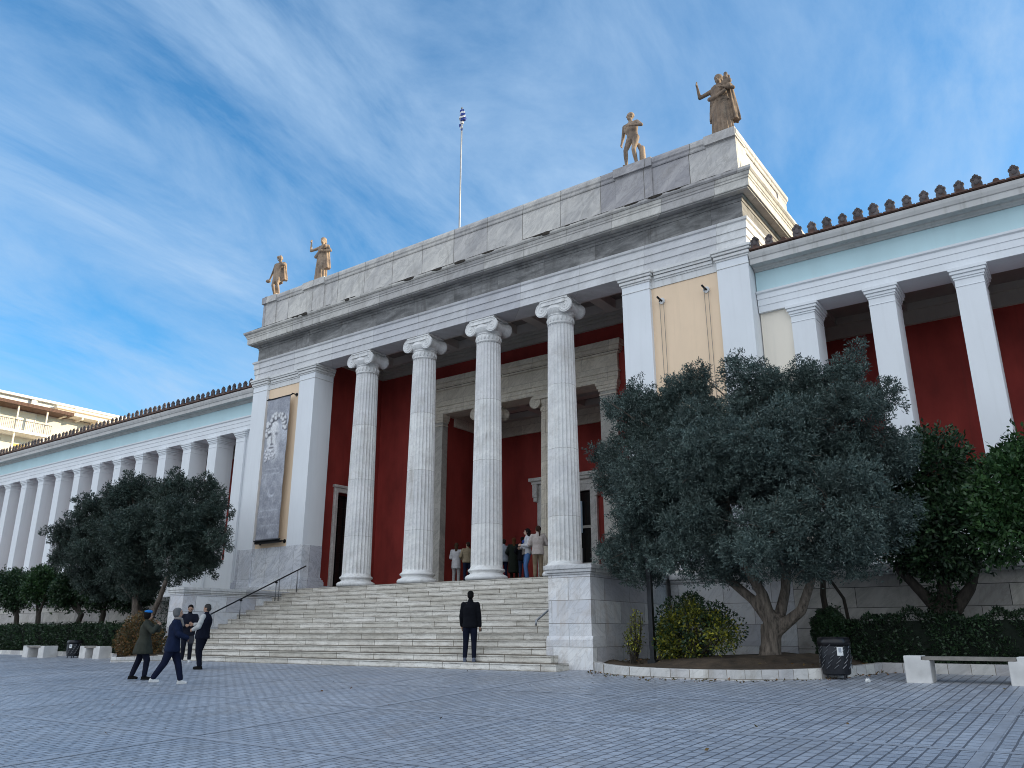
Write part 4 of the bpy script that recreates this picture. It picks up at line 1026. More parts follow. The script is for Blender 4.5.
def crown_points(lobes, dens, nl, r, tw=(.45,1.0), up=.25, spread=.05, ragged=.17, taper=.7):
    cs = []; ds = []
    for (x,y,z,R0) in lobes:
        nt = int(dens*R0*R0)
        u = r.normal(size=(nt,3)); u /= np.linalg.norm(u,axis=1,keepdims=True)
        a = u*(R0*r.uniform(tw[0]*.6,tw[1]*.85,(nt,1)))
        e = u*(R0*(tw[1]+np.abs(r.normal(0,ragged,(nt,1)))-.06)) + r.normal(0,.10*R0,(nt,3)) + np.array([0,0,up*R0*.35])
        t_ = r.uniform(0,1,(nt,nl,1)); t_ = t_**.8
        p = a[:,None,:]+(e-a)[:,None,:]*t_ + r.normal(0,1,(nt,nl,3))*spread*(1.15-t_*taper)
        dirn = (e-a); dirn /= np.linalg.norm(dirn,axis=1,keepdims=True)
        dd = dirn[:,None,:]*.8 + r.normal(0,.65,(nt,nl,3))
        cs.append(p.reshape(-1,3)+np.array([x,y,z])); ds.append(dd.reshape(-1,3))
    return np.concatenate(cs), np.concatenate(ds)
def tree(name, base, lobes, trunk, limbs, leafmat, bark, L, W, dens, nl, label, cat, group=None, seed=1, cut=None, twigs=60, rug=.0, vox=.035, sub=0, **kw):
    r = np.random.default_rng(seed); rr = random.Random(seed)
    t_ = empty(name, base, label=label, cat=cat, group=group)
    lb2 = lobes
    if sub:   # the crown is built of many small sprays set on the boughs' outer ends
        lb2 = []
        for (x,y,z,R0) in lobes:
            k = max(3,int(sub*R0*R0+2))
            for i in range(k):
                u = Vector((rr.gauss(0,1),rr.gauss(0,1),rr.gauss(.15,1))).normalized(); q = R0*rr.uniform(.45,.86); s0 = rr.uniform(.24,.40)*(.55+.45*R0)
                lb2.append((x+u.x*q,y+u.y*q,z+u.z*q,s0))
            lb2.append((x,y,z,R0*.62))
    c,d = crown_points(lb2, dens, nl, r, **kw)
    if cut is not None: k = c[:,2] > cut + r.normal(0,.10,len(c)); c,d = c[k],d[k]
    me = leaf_mesh('crown', c-np.array(base), d, L, W, r)
    link('crown', me, leafmat, t_)
    b = MB(); bs = Vector(base)
    for pts,rad in [trunk]+limbs:
        for i in range(len(pts)-1): b.cap(pts[i],pts[i+1],rad[i],rad[i+1],12)
    if rug:
        p0 = Vector(trunk[0][0])
        for i in range(16):
            a = rr.uniform(0,6.28); q = p0+Vector((math.cos(a)*rug,math.sin(a)*rug,-.1)); k = rr.uniform(.3,1.0)
            b.cap(q, p0+Vector((math.cos(a+.5)*rug*.5,math.sin(a+.5)*rug*.5,k)), rug*.32, rug*.22, 8)
    link('trunk', blob(b,vox,2,bs), bark, t_, smooth=True)
    # boughs from the forks out into every lobe
    b = MB(); ends = [Vector(p[0][-1]) for p in ([trunk]+limbs)] + [Vector(p[0][-2]) for p in limbs]
    for (x,y,z,R0) in lobes:
        q = Vector((x,y,z)); e = min(ends, key=lambda s:(s-q).length); m = e.lerp(q,.5)+Vector((rr.gauss(0,.12),rr.gauss(0,.12),.12))
        th = .018+.02*R0
        b.tube([e,m,q],[th*1.3,th,th*.6],6)
        for i in range(int(twigs*R0)):
            u = Vector((rr.gauss(0,1),rr.gauss(0,1),rr.gauss(.2,1))).normalized(); s0 = m.lerp(q,rr.random())
            b.tube([s0,q+u*R0*.55+Vector((0,0,.03)),q+u*R0*rr.uniform(.8,1.0)],[th*.4,th*.25,.004],4)
    link('branches', b.mesh('branches',bs), bark, t_)
    return t_

OLR = [(-9.18,18.2,6.2,.86),(-10.22,18.8,4.86,.66),(-8.67,17.6,4.21,1.1),(-9.05,18.2,2.95,1.0),(-10.12,19.0,2.81,.6),(-7.88,18.8,6.4,.94),(-7.07,17.2,4.45,1.2),(-7.19,17.2,2.85,1.08),(-5.91,18.4,6.41,.90),(-5.51,17.4,4.53,1.26),(-5.52,16.8,2.85,1.0),(-4.8,19.0,6.36,.82),(-3.87,18.6,6.75,.50),(-4.0,18.0,5.22,.94),(-4.21,17.2,3.39,1.1),(-3.39,18.8,5.8,.42),(-3.39,18.6,4.58,.70),(-3.5,17.8,3.2,.76),(-3.86,17.6,2.36,.66),(-4.75,17.2,2.25,.66),(-6.97,18.6,2.3,.62),(-6.58,20.4,4.68,1.3),(-8.3,20.4,4.89,1.25),(-4.95,20.4,4.49,1.15),(-10.45,18.6,5.5,.28),(-9.9,18.3,6.75,.28),(-9.3,18.4,7.0,.26),(-7.4,18.6,7.15,.28),(-8.5,18.5,6.3,.62),(-8.4,18.3,5.4,.9),(-9.4,18.3,5.3,.75),(-7.3,18.2,5.6,.9),(-6.6,18.2,5.6,.8),(-4.9,18.2,5.2,.8),(-8.0,18.2,3.6,.9),(-6.4,18.3,7.1,.25)]
OB = (-6.32,18.6,.16)
tree('olive_tree', OB, OLR,
  ([(-6.32,18.6,.05),(-6.30,18.6,.5),(-6.22,18.6,.85),(-6.15,18.6,1.1)],[.36,.24,.20,.22]),
  [([(-6.15,18.6,1.0),(-6.55,18.5,1.6),(-7.2,18.4,2.2),(-7.9,18.4,3.4)],[.15,.11,.095,.06]),
   ([(-6.2,18.55,1.0),(-6.3,18.45,1.7),(-6.65,18.2,2.5),(-6.9,18.0,4.3)],[.15,.12,.10,.06]),
   ([(-6.1,18.65,1.05),(-5.9,18.8,1.8),(-5.8,18.9,2.7),(-5.7,18.6,4.8)],[.14,.11,.10,.06]),
   ([(-6.1,18.6,.95),(-5.5,18.5,1.35),(-5.15,18.3,2.0),(-4.8,18.2,3.2)],[.15,.11,.09,.06])],
  M['olive'], M['bark'], .078, .023, 300, 26, 'large grey-green olive tree with gnarled trunk to the right of the steps', 'tree', None, 11, cut=1.95, rug=.24, twigs=12, sub=27)
OLL = [(-38.17,18.2,4.97,.85),(-36.97,18.6,5.95,1.02),(-35.03,18.2,4.34,1.34),(-33.5,18.6,6.30,1.16),(-31.26,17.8,4.49,1.5),(-30.84,18.8,6.45,.88),(-28.6,18.0,4.71,1.3),(-29.01,19.0,6.3,.70),(-27.6,18.6,5.26,.70),(-26.9,18.4,4.2,.52),(-28.4,18.0,3.3,.86),(-35.45,18.4,3.1,1.0),(-31.9,18.4,3.2,1.0),(-35.1,20.4,5.42,1.5),(-28.4,18.6,3.7,.85),(-38.84,18.4,4.3,.5),(-33.6,18.4,3.3,.9),(-32.2,19,6.9,.5),(-35.4,18.6,6.6,.5)]
tree('olive_tree', (-31.2,18.3,.1), OLL,
  ([(-31.15,18.3,.0),(-31.2,18.3,.35)],[.22,.2]),
  [([(-31.2,18.3,.3),(-31.7,18.3,1.3),(-31.9,18.3,2.2),(-32.4,18.4,3.8)],[.16,.13,.12,.08]),
   ([(-31.15,18.3,.3),(-30.6,18.25,1.3),(-30.0,18.2,2.2),(-29.6,18.4,3.8)],[.15,.12,.1,.07]),
   ([(-31.9,18.3,2.2),(-33.4,18.3,3.0),(-35.0,18.3,3.9)],[.1,.08,.05])],
  M['olive_dark'], M['bark'], .11, .036, 230, 21, 'wide dark olive tree with two slender stems left of the steps', 'tree', None, 12, cut=2.1, twigs=14, spread=.06, sub=26)
CR1 = [(-2.8,20.3,4.40,.86),(-3.22,20.0,3.32,.82),(-2.53,19.8,3.02,.87),(-2.88,20.2,2.42,.55),(-2.18,20.4,3.95,.56),(-3.56,20.2,2.68,.5)]
tree('citrus_tree', (-2.95,20.4,.17), CR1,
  ([(-2.95,20.4,.1),(-2.95,20.4,.6),(-2.98,20.4,1.3)],[.26,.24,.26]),
  [([(-2.95,20.4,1.2),(-3.35,20.3,1.75),(-3.75,20.2,2.3)],[.17,.12,.09]),([(-2.95,20.4,1.2),(-2.9,20.4,2.0),(-2.8,20.3,3.2)],[.18,.13,.08]),([(-2.9,20.4,1.2),(-2.4,20.35,1.8),(-2.1,20.3,2.5)],[.17,.12,.08])],
  M['citrus'], M['bark_dark'], .125, .055, 480, 18, 'dark green citrus tree with ivy-clad trunk behind the right hedge', 'tree', None, 13, cut=1.95, spread=.07, twigs=12)
CR2 = [(-1.30,19.6,3.70,.74),(-.6,19.8,4.05,.85),(-1.4,19.3,2.89,.7),(-.5,19.4,3.05,.9),(-1.75,19.4,3.15,.42),(-1.16,19.8,4.45,.27),(.3,19.8,3.4,1.0),(.6,19.9,4.2,.8)]
tree('citrus_tree', (.45,20.0,.17), CR2,
  ([(.45,20,.1),(.45,20,.8),(.4,20,1.6)],[.17,.15,.15]),
  [([(.4,20,1.5),(-.2,19.8,2.2),(-.8,19.6,2.9)],[.12,.09,.06]),([(.4,20,1.5),(.6,19.9,2.4),(.6,19.9,3.4)],[.12,.09,.06])],
  M['citrus_bright'], M['bark_dark'], .125, .055, 480, 18, 'brighter green citrus tree cut off by the right edge of the photo', 'tree', None, 14, cut=1.95, spread=.07, twigs=12)
# ivy on the trunk
ORL = [((-45.5,20),(-46.3,20.0,2.95,1.1)),((-43.2,20),(-43.6,20.0,3.05,1.0)),((-40.2,20),(-40.4,20.0,2.75,1.0)),((-37.7,20),(-37.7,20.0,2.65,1.0)),((-34.8,20),(-35.2,20.0,2.6,1.0))]
lean = (-.3,-.3,.9,.35,.7); tn = ('leftmost small round-crowned tree in the row beside the left terrace wall','second small round-crowned tree from the left beside the left terrace wall','third small tree from the left, trunk leaning right, beside the left terrace wall','fourth small tree from the left beside the left terrace wall, under the olive','last small tree of the left row, closest to the steps, dark under the olive')
for i,((bx,by),(x,y,z,r0)) in enumerate(ORL):
    rr = random.Random(50+i); lb = [(x,y,z,r0*.85)]+[(x+rr.uniform(-.6,.6),y+rr.uniform(-.5,.5),z+rr.uniform(-.25,.5),r0*.6) for _ in range(5)]
    tree('small_tree', (bx,by,.12), lb, ([(bx,by,.05),(bx+lean[i]*.5,by,1.0),(bx+lean[i],by,1.75)],[.15,.13,.12]),
      [([(bx+lean[i],by,1.7),(x-.3,y,2.4)],[.09,.05]),([(bx+lean[i],by,1.7),(x+.4,y,2.5)],[.09,.05])],
      M['citrus'] if i != 1 else M['citrus_bright'], M['bark_dark'], .13, .065, 330, 16, tn[i], 'tree', 'row of small trees along the left terrace', 60+i, cut=1.65, spread=.08, twigs=6)

def shrub(name, base, blobs, mat, L, W, n, label, cat, stems=8, core=True, group=None, seed=3, inner=.75, bark=None):
    r = np.random.default_rng(seed); rr = random.Random(seed); s_ = empty(name, base, label=label, cat=cat, group=group)
    cs = []; ds = []
    tot = sum(b[3]**2 for b in blobs)
    for (x,y,z,rx,ry,rz) in [(b[0],b[1],b[2],b[3],b[4],b[5]) for b in blobs]:
        k = int(n*rx*rx/tot); u = r.normal(size=(k,3)); u /= np.linalg.norm(u,axis=1,keepdims=True)
        q = u*r.uniform(inner,1.05,(k,1))**.7*np.array([rx,ry,rz])*(1+.10*np.sin(u[:,[0]]*9+u[:,[2]]*7))
        cs.append(q+np.array([x,y,z])); ds.append(u*.7+r.normal(0,.7,(k,3)))
    c = np.concatenate(cs); d = np.concatenate(ds); k = c[:,2] > .03; c,d = c[k],d[k]
    link('foliage', leaf_mesh('foliage', c, d, L, W, r), mat, s_)
    b = MB()
    for i in range(stems):
        bl = rr.choice(blobs); u = Vector((rr.gauss(0,.5)*bl[3],rr.gauss(0,.5)*bl[4],rr.uniform(.2,.95)*bl[5]))
        o = Vector((rr.uniform(-.15,.15)*bl[3],rr.uniform(-.15,.15),0)); e = Vector(bl[:3])+u
        b.tube([o,o.lerp(e,.5)+Vector((rr.gauss(0,.04),0,0)),e],[.018,.012,.005],5)
    link('stems', b.mesh('stems'), bark or M['bark_dark'], s_)
    return s_
rb0 = random.Random(77)
yb = [(rb0.uniform(-.85,.85),rb0.uniform(-.35,.35),0,0,0,0) for _ in range(27)]
yb = [(x,y,.28+rb0.uniform(.0,1.1)*(1-abs(x)*.5),k,k*.9,k*rb0.uniform(.8,1.3)) for (x,y,_,_,_,_) in yb for k in (rb0.uniform(.20,.36),)]
shrub('shrub', (-7.95,18.3,.2), yb, M['yellow'], .075, .04, 7000, 'wide yellow-green shrub between the dark post and the olive trunk', 'shrub', 90, inner=.25)
shrub('shrub', (-9.42,18.1,.2), [(0,0,.55,.26,.24,.35),(.1,0,.95,.16,.16,.3)], M['yellow'], .06, .03, 700, 'small sparse yellowish shrub against the right block wall', 'shrub', 16, seed=8, inner=.2)
shrub('shrub', (-5.0,19.9,.15), [(0,0,.5,.4,.35,.5),(-.45,.2,.55,.3,.3,.6),(-.2,.1,1.0,.2,.2,.4)], M['ivy'], .08, .035, 1500, 'dark straggly shrub behind the foot of the olive trunk', 'shrub', 26, seed=9, inner=.3)
shrub('topiary_ball', (-5.22,19.6,.2), [(0,0,.78,.40,.40,.43),(0,0,.35,.33,.33,.36)], M['citrus'], .05, .028, 16000, 'dark clipped round bush behind the litter bin', 'bush', 10, seed=10)
shrub('shrub', (-28.9,16.9,.12), [(0,0,.7,.75,.55,.75),(-.7,.1,.5,.6,.5,.55),(.7,.1,.5,.5,.5,.5)], M['russet'], .085, .045, 6000, 'russet and green shrub in the left bed behind the walking pair', 'shrub', 20, seed=15)
shrub('shrub', (-26.9,19.5,.12), [(-1.5,0,1.2,.5,.45,1.0),(-1.5,.1,.5,.6,.5,.5)], M['olive_dark'], .09, .04, 2500, 'dark bush between the left olive stems and the block wall', 'shrub', 20, seed=16).location = (-28.0,18.5,.1)
def hedge(x0,x1,y0,y1,z0,z1,n,L,label,seed):
    r = np.random.default_rng(seed); h = empty('hedge', ((x0+x1)/2,(y0+y1)/2,z0), label=label, cat='hedge'); o = np.array([(x0+x1)/2,(y0+y1)/2,z0])
    k = int(n); f = r.random(k); x = r.uniform(x0,x1,k); y = np.where(f<.6, y0+np.abs(r.normal(0,.07,k)), r.uniform(y0,y1,k)); z = np.where(f<.6, r.uniform(z0,z1,k), z1-np.abs(r.normal(0,.07,k)))
    bump = .07*np.sin(x*3.1)+.05*np.sin(x*7.7+z*3)+.04*np.sin(x*15+z*9); z = z+bump*(z-z0)/(z1-z0); y = y+bump
    c = np.stack([x,y,z],1)-o; d = r.normal(0,.7,(k,3)); d[:,1] -= .5; d[:,2] += .4
    link('foliage', leaf_mesh('foliage', c, d, L, L*.45, r), M['hedge'], h)
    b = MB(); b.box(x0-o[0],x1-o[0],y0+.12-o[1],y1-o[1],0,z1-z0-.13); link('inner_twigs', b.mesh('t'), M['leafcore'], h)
hedge(-4.8,9,19.5,20.35,.15,1.27,26000,.075,'dark clipped hedge behind the large bench on the right',21)
hedge(-60,-30.2,17.9,18.9,.1,1.22,30000,.11,'long dark clipped hedge behind the two benches on the left',22)
# ivy round the citrus trunk
r = np.random.default_rng(31); n = 1500; a = r.uniform(0,6.28,n); z = r.uniform(.2,1.7,n); rad = .27+r.normal(0,.03,n)
iv = empty('ivy_plant', (-2.95,20.4,.17), label='ivy wrapped round the trunk of the dark citrus tree', cat='ivy')
link('leaves', leaf_mesh('leaves', np.stack([np.cos(a)*rad,np.sin(a)*rad,z],1), np.stack([np.cos(a),np.sin(a),-.4+0*a],1)+r.normal(0,.4,(n,3)), .07, .05, r), M['ivy'], iv)
b = MB()
for i in range(4): b.tube([(.27*math.cos(i*1.6+t_*.8),.27*math.sin(i*1.6+t_*.8),t_*1.6) for t_ in np.linspace(0,1,8)], .014, 5)
link('stem', b.mesh('stem'), M['bark_dark'], iv)
# darker leaves in the upper part of the yellow shrub
r = np.random.default_rng(41); n = 3400; bl = np.array([[x,y,z,k] for (x,y,z,k,_,_) in yb]); ii = r.integers(0,len(bl),n); u = r.normal(size=(n,3)); u /= np.linalg.norm(u,axis=1,keepdims=True)
c = bl[ii,:3]+u*bl[ii,3:4]*1.05+np.array([0,.05,.12]); bush = [o for o in C.objects if o.name == 'shrub'][0]
link('green_leaves', leaf_mesh('green_leaves', c, u+r.normal(0,.5,(n,3)), .085, .042, r), M['citrus'], bush)
# dry leaves and grit blown against the kerbs
r = np.random.default_rng(42); pts = []
for i in range(420):
    q = r.random()*.88
    if q < .5: k = r.integers(0,len(KR)-2); t_ = r.random(); x = KR[k][0]*(1-t_)+KR[k+1][0]*t_; y = KR[k][1]*(1-t_)+KR[k+1][1]*t_-abs(r.normal(0,.25))-.03; z = gz(y)+.012; 
    elif q < .8: x = r.uniform(-10,-4.3); y = r.uniform(17.2,20); z = .27
    else: x = r.uniform(-16,4); y = r.uniform(6,17); z = gz(y)+.012
    if q < .5 and x > 4: x = r.uniform(-4,1); 
    pts.append((x,y,z))
pts = np.array(pts); d = r.normal(size=pts.shape); d[:,2] *= .25
link('fallen_leaves', leaf_mesh('fallen_leaves', pts, d, .07, .035, r), M['russet'], None, kind='stuff')
# bare sapling by the olive
sp_ = empty('sapling', (-5.55,20.6,.17), label='thin bare dark trunk rising beside the olive tree', cat='sapling')
b = MB(); b.tube([(0,0,0),(.03,0,.9),(-.02,0,1.6),(.1,0,2.6)],[.09,.08,.07,.05],8); b.tube([(.55,0,0),(.52,0,.8),(.45,0,1.5),(.1,0,2.1)],[.05,.045,.04,.03],7); link('trunk', b.mesh('t'), M['bark_dark'], sp_)

# ------------------------------------------------------------------ street furniture
def bench(x, y, L=2.1, rz=0, label='', group=None, D=.5, sc=1):
    z = gz(y-.1); r = empty('bench', (x,y,z), rz, label=label, cat='bench', group=group); r.scale = (1,1,sc)
    for s in (0,1):
        b = MB(); xa = 0 if s == 0 else L-.44
        b.prism([(xa,-.02),(xa+.44,-.02),(xa+.44,.50),(xa+.30 if s==0 else xa+.44,.50 if s else .50),(xa+.30,.60) if s==0 else (xa+.44,.60),(xa,.60) if s==0 else (xa+.14,.60),(xa+.0,.5) if s==0 else (xa+.14,.50),] if s==0 else [(xa,-.02),(xa+.44,-.02),(xa+.44,.60),(xa+.14,.60),(xa+.14,.50),(xa,.50)], 1, -D/2, D/2)
        me = b.mesh('leg'); o = link('leg', me, M['bench'], r)
        bm = bmesh.new(); bm.from_mesh(me); bmesh.ops.bevel(bm, geom=[e for e in bm.edges if e.calc_face_angle(0)>.5], offset=.012, segments=1, affect='EDGES'); bm.to_mesh(me); bm.free()
    b = MB(); b.box(.31,L-.31,-D/2+.02,D/2-.02,.505,.585); link('seat', b.mesh('seat'), M['wood_grey'], r)
bench(-3.3,17.35,2.12,0,'stone bench with pale block legs in front of the right hedge','stone benches',.5,.78)
bench(-36.45,16.65,1.75,0,'leftmost stone bench by the left hedge','stone benches',.55,.74)
bench(-32.55,16.95,1.45,0,'stone bench between the left litter bin and the russet shrub','stone benches',.5,.74)
def bin_(x,y,label,s=1.0):
    r = empty('litter_bin', (x,y,gz(y)), .15, label=label, cat='bin', group='black litter bins'); r.scale = (s,s,s)
    b = MB(); b.lathe([(.22,.07),(.265,.10),(.28,.25),(.292,.45),(.285,.66),(.27,.70)], seg=36); link('body', b.mesh('body'), M['bin'], r, smooth=False)
    b = MB(); b.lathe([(.28,.64),(.305,.62),(.32,.69),(.29,.78),(.24,.79),(.22,.64)], seg=28, caps=False, mod=lambda k,z:1+.035*math.sin(k*2.1)+.02*math.sin(k*5)); b.ell((0,0,.7),(.24,.24,.03),None,20,6); link('bag_rim', b.mesh('rim'), M['black_bag'], r, smooth=True)
    for k in range(4):
        a = R(45+90*k); b = MB(); b.tube([(.22*math.cos(a),.22*math.sin(a),-.01),(.22*math.cos(a),.22*math.sin(a),.12)],.022,6); link('foot', b.mesh('foot'), M['bin'], r)
    b = MB()
    for row in range(5):
        for k in range(12):
            a = R(30*k+row*9); z = .20+.095*row
            pts = [((.298)*math.cos(a+q*.30),(.298)*math.sin(a+q*.30),z+q*.07) for q in (0,.33,.66,1)]
            b.tube(pts,.007,4)
    link('slits', b.mesh('slits'), M['steel'], r)
    b = MB(); a0 = R(-75); vs = []
    for q in range(4):
        a = a0+q*.13
        vs += [(.303*math.cos(a),.303*math.sin(a),.44),(.303*math.cos(a),.303*math.sin(a),.60)]
    b.add(vs,[(2*i,2*i+2,2*i+3,2*i+1) for i in range(3)]); st_ = link('sticker', b.mesh('st'), M['paper'], r)
    b = MB(); vs = []
    for q in range(3):
        a = a0+.1+q*.09
        vs += [(.306*math.cos(a),.306*math.sin(a),.50),(.306*math.cos(a),.306*math.sin(a),.58)]
    b.add(vs,[(2*i,2*i+2,2*i+3,2*i+1) for i in range(2)]); link('sticker_print', b.mesh('sp'), M['grey_print'], st_)
bin_(-4.62,17.45,'black slatted litter bin with white sticker in front of the round bush')
bin_(-33.1,16.75,'black slatted litter bin between the two benches on the left',.84)
pp = empty('lamp_post', (-8.83,17.9,.17), label='dark square post rising into the olive crown beside the right block wall', cat='post')
b = MB(); b.box(-.055,.055,-.055,.055,0,3.5); link('shaft', b.mesh('s'), M['dark_metal'], pp)
b = MB(); b.box(-.10,.10,-.10,.10,-.02,.12); link('base', b.mesh('b'), M['dark_metal'], pp)
b = MB(); b.tube([(0,0,3.45),(0,-.1,3.6),(0,-.3,3.65)],.04,8); b.ell((0,-.42,3.63),(.12,.2,.06),None,12,8); link('lamp_head', b.mesh('h'), M['dark_metal'], pp)
b = MB(); rr = random.Random(4)
bm = bmesh.new(); bmesh.ops.create_icosphere(bm, subdivisions=2, radius=.045)
for v in bm.verts: v.co *= rr.uniform(.65,1.2)
me = bpy.data.meshes.new('litter'); bm.to_mesh(me); bm.free()
link('crumpled_paper', me, M['paper'], None, (-3.93,16.9,gz(16.9)+.03), label='small crumpled white paper lying on the paving right of the litter bin', cat='litter')

# ------------------------------------------------------------------ apartment block beyond the left wing
M['apt'] = m_plaster('sunlit_cream_render', (.70,.66,.58), .1, .1); M['aptw'] = m_plaster('white_render', (.76,.75,.72), .06, .1)
M['yellow_blind'] = m_simple('yellow_blind', (.62,.47,.16), .8, .15)
ap = empty('apartment_building', (-90,40,-.0), label='cream apartment building with white balconies and red eave beyond the left wing', cat='building')
MB().box(-98,-81.2,12,72,0,21.4).build('wall', M['apt'], ap)
b = MB(); b.box(-98,-79.6,35.2,72,21.45,21.75); b.box(-98,-79.9,35.2,72,22.0,22.2)
for y in np.arange(36,72,1.6): b.box(-81.2,-79.65,y,y+.14,21.2,21.45)
b.build('eave', M['ivory'], ap)
MB().box(-98,-79.2,12,36.6,21.3,21.62).build('red_eave', M['tile'], ap)
b = MB(); b.box(-98,-80.2,12,72,22.37,22.6)
for y in np.arange(12,72,4.2): b.box(-80.58,-80.3,y,y+.5,21.76,22.36)
b.box(-98,-80.6,12,72,21.75,22.36); b.build('roof_parapet', M['aptw'], ap)
def balcony(y0,y1,z):
    p = MB().box(-81.2,-79.3,y0,y1,z-.25,z).build('balcony', M['aptw'], ap)
    b = MB(); b.box(-79.42,-79.3,y0,y0+(y1-y0)*.72,z,z+.95); b.box(-81.2,-79.42,y0,y0+.12,z,z+.95); b.build('balustrade', M['aptw'], p)
    b = MB()
    for y in np.arange(y0+(y1-y0)*.72,y1,.16): b.tube([(-79.36,y,z),(-79.36,y,z+.9)],.02,4)
    b.tube([(-79.36,y0+(y1-y0)*.72,z+.92),(-79.36,y1,z+.92)],.03,5); b.build('railing', M['steel'], p)
    for y in (y0+3,y1-3.2,y1-.6): MB().box(-79.6,-79.45,y,y+.12,z,z+3 if z < 18 else 21.3).build('post', M['ivory'], p)
for z in (19.0,15.9,12.8,9.7): balcony(14,34.8,z)
for z in (19.05,15.95,12.85):
    for i,y in enumerate((17,21,26.2,29.2,32.4,40,45,50,56)):
        m = (M['door_dark'],M['ivory'],M['yellow_blind'],M['ivory'],M['yellow_blind'])[(i+int(z))%5]
        if y > 35 and z > 18: continue
        w_ = MB().box(-81.21,-81.12,y,y+1.5,z+.05,z+2.1).build('window', m, ap)
        b = MB(); b.box(-81.2,-81.08,y-.1,y,z+.05,z+2.2); b.box(-81.2,-81.08,y+1.5,y+1.6,z+.05,z+2.2); b.box(-81.2,-81.08,y,y+1.5,z+2.1,z+2.2); b.build('frame', M['aptw'], w_)
MB().box(-84,-83,30,31,22.6,23.5).build('chimney', M['aptw'], ap)
pl = MB().box(-80.9,-80.4,20.5,22.3,20,20.02)
rb = np.random.default_rng(9); u = rb.normal(size=(700,3))*np.array([.25,.7,.45])
ptp = empty('potted_plant', (-80.3,26,19.0), label='dark green plant on the top balcony of the cream apartment building', cat='plant')
link('foliage', leaf_mesh('f', u+np.array([0,0,1.3]), u+rb.normal(0,.5,(700,3)), .25, .1, rb), M['hedge'], ptp)
b = MB(); b.lathe([(.25,0),(.35,.5),(.33,.5)], seg=14); link('pot', b.mesh('pot'), M['tile'], ptp)

# ------------------------------------------------------------------ sky, sun, camera
EL, AZ = R(16), R(38)                     # sun height, direction from +X towards +Y
w = bpy.data.worlds.new('World'); scene.world = w; w.use_nodes = True; nt = w.node_tree; bg = nt.nodes['Background']
sky = nt.nodes.new('ShaderNodeTexSky'); sky.sky_type = 'NISHITA'; sky.sun_disc = False; sky.sun_elevation = EL; sky.sun_rotation = math.pi/2-AZ
sky.air_density = 1.0; sky.dust_density = .35; sky.ozone_density = 2.2; sky.altitude = 100
def wn(t_, **k):
    x = nt.nodes.new('ShaderNode'+t_)
    for a,v in k.items(): x.inputs[a].default_value = v
    return x
tc = wn('TexCoord'); sp = wn('SeparateXYZ'); nt.links.new(tc.outputs['Generated'], sp.inputs[0])
dz = wn('Math'); dz.operation = 'ADD'; nt.links.new(sp.outputs[2], dz.inputs[0]); dz.inputs[1].default_value = .28
def div(i):
    m = wn('Math'); m.operation = 'DIVIDE'; nt.links.new(sp.outputs[i], m.inputs[0]); nt.links.new(dz.outputs[0], m.inputs[1]); return m
cb = wn('CombineXYZ'); nt.links.new(div(0).outputs[0], cb.inputs[0]); nt.links.new(div(1).outputs[0], cb.inputs[1])
def along(deg, k):
    v = wn('VectorMath'); v.operation = 'DOT_PRODUCT'; nt.links.new(cb.outputs[0], v.inputs[0]); v.inputs[1].default_value = (k*math.cos(R(deg)), k*math.sin(R(deg)), 0); return v.outputs['Value']
cc = wn('CombineXYZ'); nt.links.new(along(SKYROT,1.0), cc.inputs[0]); nt.links.new(along(SKYROT+90,2.3), cc.inputs[1]); cc.inputs[2].default_value = SKYX
n1 = wn('TexNoise', Scale=1.7, Detail=12, Roughness=.63, Distortion=.45); nt.links.new(cc.outputs[0], n1.inputs['Vector'])
n2 = wn('TexNoise', Scale=.9, Detail=3, Roughness=.5); nt.links.new(cb.outputs[0], n2.inputs['Vector'])
r1 = wn('MapRange'); r1.inputs[1].default_value = .36; r1.inputs[2].default_value = .70; nt.links.new(n1.outputs[0], r1.inputs[0])
r2 = wn('MapRange'); r2.inputs[1].default_value = .30; r2.inputs[2].default_value = .56; r2.inputs[3].default_value = .3; nt.links.new(n2.outputs[0], r2.inputs[0])
mu = wn('Math'); mu.operation = 'MULTIPLY'; nt.links.new(r1.outputs[0], mu.inputs[0]); nt.links.new(r2.outputs[0], mu.inputs[1])
mu2 = wn('Math'); mu2.operation = 'MULTIPLY'; mu2.inputs[1].default_value = .8; nt.links.new(mu.outputs[0], mu2.inputs[0])
tint = wn('Mix'); tint.data_type = 'RGBA'; tint.blend_type = 'MULTIPLY'; tint.inputs[0].default_value = 1; nt.links.new(sky.outputs[0], tint.inputs[6]); tint.inputs[7].default_value = SKYTINT
mx = wn('Mix'); mx.data_type = 'RGBA'; nt.links.new(mu2.outputs[0], mx.inputs[0]); nt.links.new(tint.outputs[2], mx.inputs[6]); mx.inputs[7].default_value = CLOUD
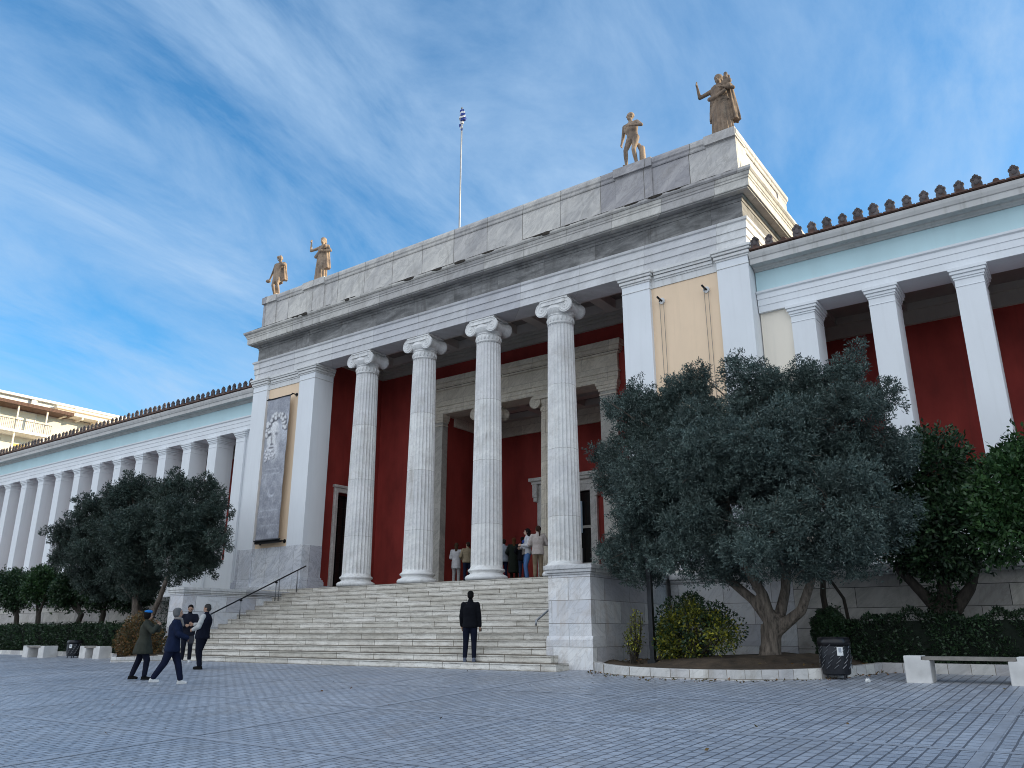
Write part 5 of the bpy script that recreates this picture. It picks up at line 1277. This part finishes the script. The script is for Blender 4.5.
# added fill glow in the unseen half of the sky, brightens the shaded front
gy = wn('MapRange'); gy.interpolation_type = 'SMOOTHSTEP'; gy.inputs[1].default_value = .02; gy.inputs[2].default_value = -.35; nt.links.new(sp.outputs[1], gy.inputs[0])
n3 = wn('TexNoise', Scale=1.6, Detail=6, Roughness=.55); nt.links.new(cb.outputs[0], n3.inputs['Vector'])
r3 = wn('MapRange'); r3.inputs[1].default_value = .3; r3.inputs[2].default_value = .55; r3.inputs[3].default_value = .45; nt.links.new(n3.outputs[0], r3.inputs[0])
m3 = wn('Math'); m3.operation = 'MULTIPLY'; nt.links.new(gy.outputs[0], m3.inputs[0]); nt.links.new(r3.outputs[0], m3.inputs[1])
mb = wn('Mix'); mb.data_type = 'RGBA'; nt.links.new(m3.outputs[0], mb.inputs[0]); nt.links.new(mx.outputs[2], mb.inputs[6]); mb.inputs[7].default_value = SKYFILL
nt.links.new(mb.outputs[2], bg.inputs[0]); bg.inputs[1].default_value = SKYSTR
ld = bpy.data.lights.new('sun','SUN'); ld.energy = SUNSTR; ld.angle = R(.53); ld.color = (1.0,.81,.54)
lo = bpy.data.objects.new('sun', ld); C.objects.link(lo)
sd_ = Vector((math.cos(EL)*math.cos(AZ), math.cos(EL)*math.sin(AZ), math.sin(EL))); lo.rotation_euler = sd_.to_track_quat('Z','Y').to_euler()
cd = bpy.data.cameras.new('camera'); co = bpy.data.objects.new('camera', cd); C.objects.link(co); scene.camera = co
cd.sensor_width = 36; cd.lens = 801.5*36/1024; cd.clip_end = 3000; cd.clip_start = .05
pitch, yaw = .303185, .623416
co.location = (0,0,.85); co.rotation_euler = (math.pi/2+pitch, 0, yaw)
scene.view_settings.view_transform = 'Standard'; scene.view_settings.look = 'None'; scene.view_settings.gamma = 1; scene.view_settings.use_curve_mapping = False
scene.view_settings.exposure = EXPO
scene.cycles.filter_width = 1.0; scene.render.engine = 'CYCLES'; scene.cycles.use_denoising = True; scene.cycles.max_bounces = 8; scene.cycles.diffuse_bounces = 5
